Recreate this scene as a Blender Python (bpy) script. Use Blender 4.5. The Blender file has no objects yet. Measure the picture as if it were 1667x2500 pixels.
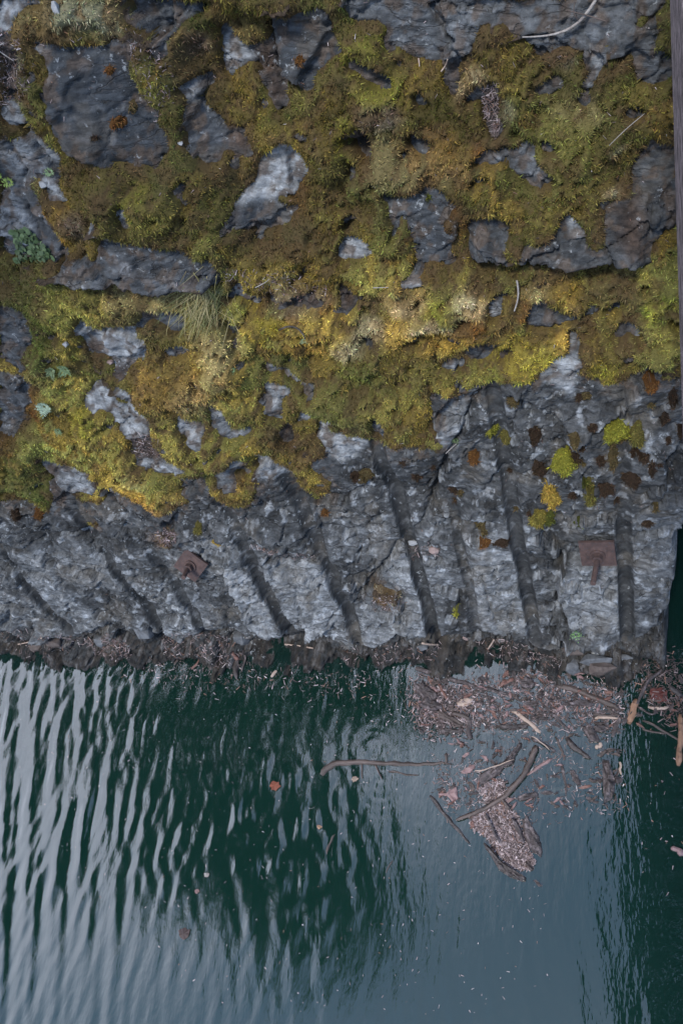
import bpy, math, random
import numpy as np
from mathutils import Vector, noise as mnoise

SC = bpy.context.scene
COL = SC.collection
rng = np.random.default_rng(7)
random.seed(7)

# ------------------------------------------------------------------ camera, light, exposure
CAM_H = 4.5
R = np.array([[0.9537144101, -0.0376401796, -0.2983488575],
              [0.1064598711, -0.8856192188, 0.4520452358],
              [-0.2812385460, -0.4628842363, -0.8406206422]])   # world from camera (x right, y down, z forward)
W_PX, H_PX = 1667.0, 2500.0
F_PX = 1829.0 * 1667 / 1568
cam = bpy.data.cameras.new('camera')
camo = bpy.data.objects.new('camera', cam)
COL.objects.link(camo)
cam.sensor_fit = 'VERTICAL'
cam.sensor_height = 36.0
cam.lens = 36.0 * F_PX / H_PX
cam.clip_start = 0.02
cam.clip_end = 500
Mb = np.stack([R[:, 0], -R[:, 1], -R[:, 2]], 1)
from mathutils import Matrix
mat = Matrix([list(r) for r in Mb]).to_4x4()
mat.translation = (0, 0, CAM_H)
camo.matrix_world = mat
SC.camera = camo

SUN_EL, SUN_AZ = 62.0, -168.0        # elevation, direction from +Y towards +X (degrees)
wd = bpy.data.worlds.new("World")
SC.world = wd
wd.use_nodes = True
nt = wd.node_tree
nt.nodes.clear()
sky = nt.nodes.new('ShaderNodeTexSky')
sky.sky_type = 'NISHITA'
sky.sun_disc = False
sky.sun_elevation = math.radians(SUN_EL)
sky.sun_rotation = math.radians(SUN_AZ)
sky.air_density = 1.0
sky.dust_density = 3.0
sky.ozone_density = 1.0
# thin broken cloud cover: pulls the blue towards grey-white
tc = nt.nodes.new('ShaderNodeTexCoord')
cn = nt.nodes.new('ShaderNodeTexNoise')
cn.inputs['Scale'].default_value = 1.6
cn.inputs['Detail'].default_value = 5
cr = nt.nodes.new('ShaderNodeMapRange')
cr.inputs['From Min'].default_value = 0.35
cr.inputs['From Max'].default_value = 0.7
cr.inputs['To Min'].default_value = 0.6
cr.inputs['To Max'].default_value = 0.95
mixc = nt.nodes.new('ShaderNodeMix')
mixc.data_type = 'RGBA'
mixc.inputs[7].default_value = (6.2, 6.9, 8.1, 1)
bg = nt.nodes.new('ShaderNodeBackground')
bg.inputs['Strength'].default_value = 0.15
wo = nt.nodes.new('ShaderNodeOutputWorld')
nt.links.new(tc.outputs['Generated'], cn.inputs['Vector'])
nt.links.new(cn.outputs['Fac'], cr.inputs['Value'])
nt.links.new(cr.outputs['Result'], mixc.inputs[0])
nt.links.new(sky.outputs['Color'], mixc.inputs[6])
sepv = nt.nodes.new('ShaderNodeVectorMath'); sepv.operation = 'DOT_PRODUCT'
sepv.inputs[1].default_value = (-.6, .9, 0)      # cloud thins and brightens towards the low left
nt.links.new(tc.outputs['Generated'], sepv.inputs[0])
gr = nt.nodes.new('ShaderNodeMapRange'); gr.interpolation_type = 'SMOOTHSTEP'
for _k, _v in zip(('From Min', 'From Max', 'To Min', 'To Max'), (.03, .52, 0, 1)): gr.inputs[_k].default_value = _v
nt.links.new(sepv.outputs['Value'], gr.inputs['Value'])
cc_ = nt.nodes.new('ShaderNodeMix'); cc_.data_type = 'RGBA'
cc_.inputs[6].default_value = (3.0, 4.9, 8.6, 1); cc_.inputs[7].default_value = (23.0, 24.2, 29.0, 1)
nt.links.new(gr.outputs['Result'], cc_.inputs[0])
nt.links.new(cc_.outputs[2], mixc.inputs[7])
nt.links.new(mixc.outputs[2], bg.inputs['Color'])
nt.links.new(bg.outputs['Background'], wo.inputs['Surface'])

sl = bpy.data.lights.new('sun', 'SUN')
sl.energy = 3.0
sl.angle = math.radians(10)
sl.color = (1.0, 0.97, 0.93)
so = bpy.data.objects.new('sun', sl)
COL.objects.link(so)
_e, _a = math.radians(SUN_EL), math.radians(SUN_AZ)
sdir = Vector((math.cos(_e) * math.sin(_a), math.cos(_e) * math.cos(_a), math.sin(_e)))
so.rotation_euler = sdir.to_track_quat('Z', 'Y').to_euler()
so.location = sdir * 30

SC.view_settings.view_transform = 'Standard'
SC.view_settings.look = 'None'
SC.view_settings.gamma = 1.0
SC.view_settings.use_curve_mapping = False
SC.view_settings.exposure = 0.42
SC.render.engine = 'CYCLES'
SC.cycles.max_bounces = 6
SC.cycles.diffuse_bounces = 3
SC.cycles.transparent_max_bounces = 8
SC.cycles.use_denoising = True

# ------------------------------------------------------------------ survey: photograph bearings -> places in the world
C0 = np.array([0, 0, CAM_H])
P0 = np.array([-1.71453231, 1.35104471, 0.0])           # a point of the waterline
BETA = math.radians(70)
UP = np.array([0, math.cos(BETA), math.sin(BETA)])      # up the rock slope
NW = np.array([0, -math.sin(BETA), math.cos(BETA)])     # out of the rock slope


def bearing(x, y):
    v = np.array([x - W_PX / 2, y - H_PX / 2, F_PX])
    d = R @ v
    return d / np.linalg.norm(d)


def on_z(x, y, z=0.0):
    d = bearing(x, y)
    return C0 + d * ((z - CAM_H) / d[2])


def bend(u, v):
    """the right-hand part of the face leans further back"""
    t = np.clip((u + .15) / .7, 0, 1); t = t * t * (3 - 2 * t)
    return -.085 * np.clip(v, 0, 4) * t


def on_wall(x, y):
    d = bearing(x, y); h = 0.
    for _ in range(6):
        t = ((P0 - C0) @ NW + h) / (d @ NW)
        P = C0 + t * d - P0
        h = float(bend(P[0], P @ UP))
    return P[0], P @ UP


def A(x, y): return (x * .5319, y * .5319)
def B(x, y): return (834 + x * .5313, y * .5313)
def C(x, y): return (x * .5319, 625 + y * .5319)
def D(x, y): return (834 + x * .5313, 625 + y * .5313)
def E(x, y): return (x * .5319, 1150 + y * .5319)
def F(x, y): return (834 + x * .5313, 1150 + y * .5313)
def G(x, y): return (x * .5319, 1700 + y * .5319)
def Hh(x, y): return (834 + x * .5313, 1600 + y * .5313)
def S_(x, y): return (x, y)


def pts(fn, flat):
    return [fn(flat[i], flat[i + 1]) for i in range(0, len(flat), 2)]


def uv_poly(p): return np.array([on_wall(*q) for q in p])


# ------------------------------------------------------------------ noise helpers
def _hash(ix, iy, seed):
    h = (ix.astype(np.int64) * 374761393 + iy.astype(np.int64) * 668265263 + seed * 1274126177) & 0xFFFFFFFF
    h = ((h ^ (h >> 13)) * 1274126177) & 0xFFFFFFFF
    h = ((h ^ (h >> 16)) * 2246822519) & 0xFFFFFFFF
    return ((h ^ (h >> 15)) & 0xFFFFFF) / float(0xFFFFFF)


def pn(x, y, seed=0):
    """gradient noise, about -1..1"""
    x0 = np.floor(x); y0 = np.floor(y)
    fx = x - x0; fy = y - y0
    sx = fx * fx * fx * (fx * (fx * 6 - 15) + 10); sy = fy * fy * fy * (fy * (fy * 6 - 15) + 10)

    def g(ix, iy, dx, dy):
        a = _hash(ix, iy, seed) * 6.2831853
        return np.cos(a) * dx + np.sin(a) * dy
    n00 = g(x0, y0, fx, fy); n10 = g(x0 + 1, y0, fx - 1, fy)
    n01 = g(x0, y0 + 1, fx, fy - 1); n11 = g(x0 + 1, y0 + 1, fx - 1, fy - 1)
    a = n00 + sx * (n10 - n00); b = n01 + sx * (n11 - n01)
    return (a + sy * (b - a)) * 1.5


def fbm(x, y, seed=0, oct=4, gain=.5):
    t = 0; a = 1
    for i in range(oct):
        t = t + a * pn(x, y, seed + i * 17); a *= gain; x = x * 2.03; y = y * 2.03
    return t


def worley(x, y, seed=0, jit=.9):
    x0 = np.floor(x); y0 = np.floor(y)
    f1 = np.full(x.shape, 9.); f2 = np.full(x.shape, 9.)
    bx = np.zeros(x.shape); by = np.zeros(x.shape); cx = np.zeros(x.shape); cy = np.zeros(x.shape)
    for i in (-1, 0, 1):
        for j in (-1, 0, 1):
            ix = x0 + i; iy = y0 + j
            px = ix + .5 + jit * (_hash(ix, iy, seed) - .5); py = iy + .5 + jit * (_hash(ix, iy, seed + 91) - .5)
            d = np.hypot(x - px, y - py)
            m = d < f1
            f2 = np.where(m, f1, np.minimum(f2, d))
            f1 = np.where(m, d, f1)
            bx = np.where(m, ix, bx); by = np.where(m, iy, by); cx = np.where(m, px, cx); cy = np.where(m, py, cy)
    return f1, f2, bx, by, x - cx, y - cy


def facets(x, y, seed, tilt=.5, off=.5):
    f1, f2, bx, by, dx, dy = worley(x, y, seed)
    a = _hash(bx, by, seed + 5) - .5; b = _hash(bx, by, seed + 6) - .5; c = _hash(bx, by, seed + 7) - .5
    return tilt * (a * dx + b * dy) * 2 + off * c, f2 - f1


def sstep(a, b, x):
    t = np.clip((x - a) / (b - a), 0, 1)
    return t * t * (3 - 2 * t)


def inside(poly, x, y):
    poly = np.asarray(poly)
    r = np.zeros(x.shape, bool)
    m = (x >= poly[:, 0].min()) & (x <= poly[:, 0].max()) & (y >= poly[:, 1].min()) & (y <= poly[:, 1].max())
    xs = x[m]; ys = y[m]
    q = np.zeros(xs.shape, bool)
    n = len(poly)
    for i in range(n):
        x1, y1 = poly[i]; x2, y2 = poly[(i + 1) % n]
        if y1 == y2: continue
        cnd = (y1 > ys) != (y2 > ys)
        q ^= cnd & (xs < (x2 - x1) * (ys - y1) / (y2 - y1) + x1)
    r[m] = q
    return r


def line_dist(poly, x, y):
    """distance to a polyline, signed (positive on its left), and the share of the way along it"""
    poly = np.asarray(poly)
    best = np.full(x.shape, 1e9); sg = np.ones(x.shape); al = np.zeros(x.shape)
    L = np.r_[0, np.cumsum(np.hypot(*np.diff(poly, axis=0).T))]
    for i in range(len(poly) - 1):
        a = poly[i]; d = poly[i + 1] - a; l2 = d @ d
        tr = ((x - a[0]) * d[0] + (y - a[1]) * d[1]) / l2
        t = np.clip(tr, 0, 1)
        ex = x - a[0] - t * d[0]; ey = y - a[1] - t * d[1]
        dd = np.hypot(ex, ey)
        m = dd < best
        best = np.where(m, dd, best)
        sg = np.where(m, np.sign(d[0] * (y - a[1]) - d[1] * (x - a[0])), sg)
        al = np.where(m, (L[i] + t * (L[i + 1] - L[i])) / L[-1], al)
    return best, sg, al


def blur(a, n, it=2):
    k = 2 * n + 1
    for _ in range(it):
        for ax in (0, 1):
            p = np.pad(a, [(n + 1, n) if i == ax else (0, 0) for i in (0, 1)], mode='edge')
            c = np.cumsum(p, axis=ax)
            a = (np.take(c, range(k, c.shape[ax]), ax) - np.take(c, range(0, c.shape[ax] - k), ax)) / k
    return a


# ------------------------------------------------------------------ object helpers
def mesh_np(name, V, faces, mats, cols=None, smooth=True, midx=None, parent=None):
    me = bpy.data.meshes.new(name)
    V = np.ascontiguousarray(V, np.float32)
    me.vertices.add(len(V)); me.vertices.foreach_set('co', V.ravel())
    ls, tot = [], []
    arrs = faces if isinstance(faces, list) else [faces]
    arrs = [np.asarray(a, np.int32) for a in arrs if len(a)]
    li = np.concatenate([a.ravel() for a in arrs])
    tot = np.concatenate([np.full(len(a), a.shape[1], np.int32) for a in arrs])
    st = np.r_[0, np.cumsum(tot)[:-1]].astype(np.int32)
    me.loops.add(len(li)); me.loops.foreach_set('vertex_index', li)
    me.polygons.add(len(tot)); me.polygons.foreach_set('loop_start', st)
    me.polygons.foreach_set('use_smooth', np.full(len(tot), smooth) if np.isscalar(smooth) else smooth)
    if midx is not None: me.polygons.foreach_set('material_index', np.asarray(midx, np.int32))
    if cols is not None:
        at = me.color_attributes.new('tint', 'FLOAT_COLOR', 'POINT')
        c4 = np.ones((len(V), 4), np.float32); c4[:, :cols.shape[1]] = cols  # alpha, where given: how broken the surface is
        at.data.foreach_set('color', c4.ravel())
    for m in (mats if isinstance(mats, list) else [mats]): me.materials.append(m)
    me.update(calc_edges=True); me.validate()
    o = bpy.data.objects.new(name, me); COL.objects.link(o)
    if parent: o.parent = parent
    return o


def mesh_py(name, V, Fc, m, parent=None, smooth=False):
    me = bpy.data.meshes.new(name); me.from_pydata([tuple(v) for v in V], [], Fc); me.materials.append(m)
    if smooth:
        for p in me.polygons: p.use_smooth = True
    me.update()
    o = bpy.data.objects.new(name, me); COL.objects.link(o)
    if parent: o.parent = parent
    return o


def tag(o, label=None, cat=None, group=None, kind=None):
    if label: o['label'] = label
    if cat: o['category'] = cat
    if group: o['group'] = group
    if kind: o['kind'] = kind
    return o


def empty(name, loc, rot=None):
    o = bpy.data.objects.new(name, None); COL.objects.link(o); o.location = loc
    if rot is not None: o.rotation_euler = rot
    o.empty_display_size = .1
    return o


# ------------------------------------------------------------------ materials
def newmat(name, rough=.8, spec=.3):
    m = bpy.data.materials.new(name); m.use_nodes = True
    n = m.node_tree; b = n.nodes['Principled BSDF']
    b.inputs['Roughness'].default_value = rough
    b.inputs['Specular IOR Level'].default_value = spec
    return m, n, b


def N_(n, t, **kw):
    q = n.nodes.new(t)
    for k, v in kw.items(): setattr(q, k, v)
    return q


def noise_node(n, vec, scale, detail=4, rough=.6):
    q = N_(n, 'ShaderNodeTexNoise'); q.inputs['Scale'].default_value = scale
    q.inputs['Detail'].default_value = detail; q.inputs['Roughness'].default_value = rough
    n.links.new(vec, q.inputs['Vector']); return q.outputs['Fac']


def rng_node(n, v, a, b, c, d):
    q = N_(n, 'ShaderNodeMapRange'); n.links.new(v, q.inputs['Value'])
    for k, x in zip(('From Min', 'From Max', 'To Min', 'To Max'), (a, b, c, d)): q.inputs[k].default_value = x
    return q.outputs['Result']


def mix_node(n, fac, a, b, mode='MIX'):
    q = N_(n, 'ShaderNodeMix', data_type='RGBA', blend_type=mode)
    if isinstance(fac, (int, float)): q.inputs[0].default_value = fac
    else: n.links.new(fac, q.inputs[0])
    for i, v in ((6, a), (7, b)):
        if isinstance(v, tuple): q.inputs[i].default_value = (*v, 1) if len(v) == 3 else v
        else: n.links.new(v, q.inputs[i])
    return q.outputs[2]


def bump_node(n, h, strength, dist, b):
    q = N_(n, 'ShaderNodeBump'); q.inputs['Strength'].default_value = strength; q.inputs['Distance'].default_value = dist
    n.links.new(h, q.inputs['Height']); n.links.new(q.outputs['Normal'], b.inputs['Normal']); return q


def coords(n, scale=(1, 1, 1), rot=(0, 0, 0)):
    t = N_(n, 'ShaderNodeTexCoord'); m = N_(n, 'ShaderNodeMapping')
    m.inputs['Scale'].default_value = scale; m.inputs['Rotation'].default_value = rot
    n.links.new(t.outputs['Object'], m.inputs['Vector']); return m.outputs['Vector']


def make_rock_mat():
    m, n, b = newmat('slate_rock', .8, .18)
    at = N_(n, 'ShaderNodeVertexColor', layer_name='tint')
    v = coords(n)
    vr = coords(n, (1, 1, 1), (0, math.radians(-17), 0))
    mp = N_(n, 'ShaderNodeMapping'); mp.inputs['Scale'].default_value = (16, 30, 78); n.links.new(vr, mp.inputs['Vector']); vs = mp.outputs['Vector']
    mp2 = N_(n, 'ShaderNodeMapping'); mp2.inputs['Scale'].default_value = (5, 8, 17); n.links.new(vr, mp2.inputs['Vector'])
    wn = N_(n, 'ShaderNodeTexNoise'); wn.inputs['Scale'].default_value = 2.5; wn.inputs['Detail'].default_value = 4; n.links.new(mp2.outputs[0], wn.inputs['Vector'])
    wa = N_(n, 'ShaderNodeVectorMath', operation='SCALE'); wa.inputs['Scale'].default_value = .55; n.links.new(wn.outputs['Color'], wa.inputs[0])
    wb = N_(n, 'ShaderNodeVectorMath', operation='ADD'); n.links.new(wa.outputs[0], wb.inputs[0]); n.links.new(mp2.outputs[0], wb.inputs[1])
    vo = N_(n, 'ShaderNodeTexVoronoi', feature='DISTANCE_TO_EDGE'); vo.inputs['Scale'].default_value = 1.0; n.links.new(wb.outputs[0], vo.inputs['Vector'])
    ws = N_(n, 'ShaderNodeVectorMath', operation='SCALE'); ws.inputs['Scale'].default_value = 3.4; n.links.new(wb.outputs[0], ws.inputs[0])
    vc = N_(n, 'ShaderNodeTexVoronoi', feature='F1'); vc.inputs['Scale'].default_value = 1.0; n.links.new(ws.outputs[0], vc.inputs['Vector'])
    sx = N_(n, 'ShaderNodeSeparateColor'); n.links.new(vc.outputs['Color'], sx.inputs['Color'])
    kc = rng_node(n, sx.outputs[0], 0, 1, .78, 1.24)
    ck = rng_node(n, vo.outputs['Distance'], .0, .035, 1, 0)
    ckm = rng_node(n, noise_node(n, v, 5, 3, .5), .45, .6, 0, 1)
    cm = N_(n, 'ShaderNodeMath', operation='MULTIPLY'); n.links.new(ck, cm.inputs[0]); n.links.new(ckm, cm.inputs[1])
    f1 = noise_node(n, v, 55, 6, .75)
    f2 = noise_node(n, vs, 1.0, 5, .7)
    f3 = noise_node(n, v, 9, 5, .65)
    k = rng_node(n, f1, .3, .7, .72, 1.28)
    k2 = rng_node(n, f2, .35, .65, .68, 1.32)
    k3 = rng_node(n, f3, .3, .7, .75, 1.25)
    k2m = N_(n, 'ShaderNodeMix'); n.links.new(at.outputs['Alpha'], k2m.inputs[0]); k2m.inputs[2].default_value = 1.0; n.links.new(k2, k2m.inputs[3]); k2 = k2m.outputs[0]
    mm = N_(n, 'ShaderNodeMath', operation='MULTIPLY'); n.links.new(k, mm.inputs[0]); n.links.new(k2, mm.inputs[1])
    m2 = N_(n, 'ShaderNodeMath', operation='MULTIPLY'); n.links.new(mm.outputs[0], m2.inputs[0]); n.links.new(k3, m2.inputs[1])
    q = N_(n, 'ShaderNodeVectorMath', operation='SCALE')
    m3 = N_(n, 'ShaderNodeMath', operation='MULTIPLY'); n.links.new(m2.outputs[0], m3.inputs[0]); n.links.new(kc, m3.inputs[1])
    n.links.new(at.outputs['Color'], q.inputs[0]); n.links.new(m3.outputs[0], q.inputs['Scale'])
    # crusts of pale lichen
    lf = noise_node(n, v, 34, 6, .7)
    lm = noise_node(n, v, 4.0, 3, .5)
    ad = N_(n, 'ShaderNodeMath', operation='MULTIPLY_ADD'); n.links.new(lm, ad.inputs[0]); ad.inputs[1].default_value = .35; n.links.new(lf, ad.inputs[2])
    lk = rng_node(n, ad.outputs[0], .80, .87, 0, .55)
    c = mix_node(n, lk, q.outputs[0], (.34, .36, .37))
    cd = N_(n, 'ShaderNodeMath', operation='MULTIPLY'); n.links.new(cm.outputs[0], cd.inputs[0]); cd.inputs[1].default_value = .55
    c = mix_node(n, cd.outputs[0], c, (.03, .027, .024))
    n.links.new(c, b.inputs['Base Color'])
    hs = N_(n, 'ShaderNodeMath', operation='MULTIPLY_ADD'); n.links.new(f2, hs.inputs[0]); hs.inputs[1].default_value = 1.5; n.links.new(f1, hs.inputs[2])
    hc = N_(n, 'ShaderNodeMath', operation='MULTIPLY_ADD'); n.links.new(cm.outputs[0], hc.inputs[0]); hc.inputs[1].default_value = -1.2; n.links.new(hs.outputs[0], hc.inputs[2])
    hv = N_(n, 'ShaderNodeMath', operation='MULTIPLY_ADD'); n.links.new(vc.outputs['Distance'], hv.inputs[0]); hv.inputs[1].default_value = -.8; n.links.new(hc.outputs[0], hv.inputs[2])
    bq = bump_node(n, hv.outputs[0], 1.0, .005, b); n.links.new(at.outputs['Alpha'], bq.inputs['Strength'])
    return m


def make_moss_mat(name, rough=.85):
    m, n, b = newmat(name, rough, .15)
    at = N_(n, 'ShaderNodeVertexColor', layer_name='tint')
    v = coords(n)
    k = rng_node(n, noise_node(n, v, 120, 4, .7), .3, .7, .65, 1.35)
    q = N_(n, 'ShaderNodeVectorMath', operation='SCALE')
    n.links.new(at.outputs['Color'], q.inputs[0]); n.links.new(k, q.inputs['Scale'])
    n.links.new(q.outputs[0], b.inputs['Base Color'])
    b.inputs['Subsurface Weight'].default_value = 0
    return m


def make_wood(name, c1, c2, c3, scale=(4, 40, 40), rough=.75, spec=.3, bump=.006):
    m, n, b = newmat(name, rough, spec)
    v = coords(n, scale); v0 = coords(n)
    f = noise_node(n, v, 1.0, 6, .7)
    g = noise_node(n, v0, 40, 5, .7)
    a = mix_node(n, rng_node(n, f, .35, .65, 0, 1), c1, c2)
    a = mix_node(n, rng_node(n, g, .52, .68, 0, .9), a, c3)
    n.links.new(a, b.inputs['Base Color'])
    ad = N_(n, 'ShaderNodeMath', operation='ADD'); n.links.new(f, ad.inputs[0]); n.links.new(g, ad.inputs[1])
    bump_node(n, ad.outputs[0], 1, bump, b)
    return m


M_ROCK = make_rock_mat()
M_MOSS = make_moss_mat('moss_leaf')
M_MOSSB = make_moss_mat('moss_bed', .95)
M_BARK = make_wood('wet_bark', (.016, .012, .011), (.085, .065, .062), (.19, .155, .155), rough=.5, spec=.5, bump=.014)
M_BARKR = make_wood('red_bark', (.09, .04, .03), (.17, .085, .065), (.10, .06, .05), rough=.5, spec=.5)
M_DARKSTICK = make_wood('dark_wet_wood', (.014, .011, .010), (.055, .042, .038), (.10, .08, .075), rough=.4, spec=.5, bump=.01)
M_BROWNSTICK = make_wood('brown_wet_wood', (.026, .019, .016), (.10, .074, .064), (.055, .04, .035), rough=.5, spec=.4)
M_PALESTICK = make_wood('pale_bare_wood', (.26, .19, .15), (.38, .30, .25), (.20, .14, .11), rough=.6)
M_ORANGE = make_wood('split_orange_wood', (.15, .08, .048), (.26, .155, .10), (.08, .045, .03), rough=.6)
M_PINK = make_wood('soaked_pink_wood', (.16, .10, .095), (.24, .155, .15), (.12, .085, .08), rough=.4)
M_TWIG = make_wood('grey_twig', (.18, .16, .15), (.32, .30, .28), (.12, .10, .09))
M_BEAM = make_wood('weathered_timber', (.030, .023, .024), (.20, .165, .17), (.012, .009, .009), scale=(55, 14, 55), rough=.9, bump=.012)
M_DECK = make_wood('deck_board', (.10, .085, .08), (.19, .17, .16), (.05, .04, .04), scale=(5, 60, 60), rough=.85)


def make_steel():
    m, n, b = newmat('rusty_steel', .8, .4)
    v = coords(n)
    f = noise_node(n, v, 30, 6, .7)
    c = mix_node(n, rng_node(n, f, .35, .65, 0, 1), (.034, .021, .019), (.082, .05, .043))
    c = mix_node(n, rng_node(n, noise_node(n, v, 90, 4), .55, .7, 0, .8), c, (.05, .045, .05))
    n.links.new(c, b.inputs['Base Color']); b.inputs['Metallic'].default_value = .15
    bump_node(n, f, .7, .004, b)
    return m


M_STEEL = make_steel()


def make_tint(name, rough=.7, spec=.3):
    m, n, b = newmat(name, rough, spec)
    at = N_(n, 'ShaderNodeVertexColor', layer_name='tint'); n.links.new(at.outputs['Color'], b.inputs['Base Color'])
    return m


M_LITTER = make_tint('litter_flake', .65)
M_BLADE = make_tint('grass_blade', .7)
M_LEAF = make_tint('plant_leaf', .6)


def make_stone(name, c1, c2):
    m, n, b = newmat(name, .75, .3); v = coords(n)
    f = noise_node(n, v, 25, 6, .7)
    n.links.new(mix_node(n, rng_node(n, f, .35, .65, 0, 1), c1, c2), b.inputs['Base Color'])
    bump_node(n, f, .8, .006, b); return m


M_STONE = make_stone('grey_stone', (.05, .053, .057), (.115, .12, .127))
M_STONEL = make_stone('pale_stone', (.17, .175, .18), (.27, .275, .28))
M_STONEP = make_stone('pink_stone', (.15, .105, .095), (.24, .18, .165))
M_STONEB = make_stone('brown_stone', (.045, .034, .03), (.10, .08, .07))


def make_water():
    m = bpy.data.materials.new('green_lake_water'); m.use_nodes = True
    n = m.node_tree; n.nodes.clear()
    out = N_(n, 'ShaderNodeOutputMaterial')
    v = coords(n, (16, 4.5, 1), (0, 0, math.radians(-8)))
    f = noise_node(n, v, 1.0, 3, .55)
    v2 = coords(n, (45, 16, 1), (0, 0, math.radians(6)))
    f2 = noise_node(n, v2, 1.0, 2, .5)
    ad = N_(n, 'ShaderNodeMath', operation='MULTIPLY_ADD'); n.links.new(f2, ad.inputs[0]); ad.inputs[1].default_value = .5; n.links.new(f, ad.inputs[2])
    bp = N_(n, 'ShaderNodeBump'); bp.inputs['Strength'].default_value = 1.0; bp.inputs['Distance'].default_value = .0019
    n.links.new(ad.outputs[0], bp.inputs['Height'])
    fr = N_(n, 'ShaderNodeFresnel'); fr.inputs['IOR'].default_value = 1.72
    n.links.new(bp.outputs['Normal'], fr.inputs['Normal'])
    gl = N_(n, 'ShaderNodeBsdfGlossy'); gl.inputs['Roughness'].default_value = .015
    gl.inputs['Color'].default_value = (1, 1, 1, 1)
    n.links.new(bp.outputs['Normal'], gl.inputs['Normal'])
    df = N_(n, 'ShaderNodeBsdfDiffuse'); df.inputs['Color'].default_value = (.005, .022, .018, 1)
    tr = N_(n, 'ShaderNodeBsdfTransparent'); tr.inputs['Color'].default_value = (.62, .80, .76, 1)
    mx = N_(n, 'ShaderNodeMixShader'); mx.inputs[0].default_value = .45
    n.links.new(df.outputs[0], mx.inputs[1]); n.links.new(tr.outputs[0], mx.inputs[2])
    ms = N_(n, 'ShaderNodeMixShader')
    n.links.new(fr.outputs[0], ms.inputs[0]); n.links.new(mx.outputs[0], ms.inputs[1]); n.links.new(gl.outputs[0], ms.inputs[2])
    n.links.new(ms.outputs[0], out.inputs['Surface'])
    return m


M_WATER = make_water()
mb, n_, b_ = newmat('lake_silt', .95, .1)
b_.inputs['Base Color'].default_value = (.008, .030, .022, 1)
M_BED = mb

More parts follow.
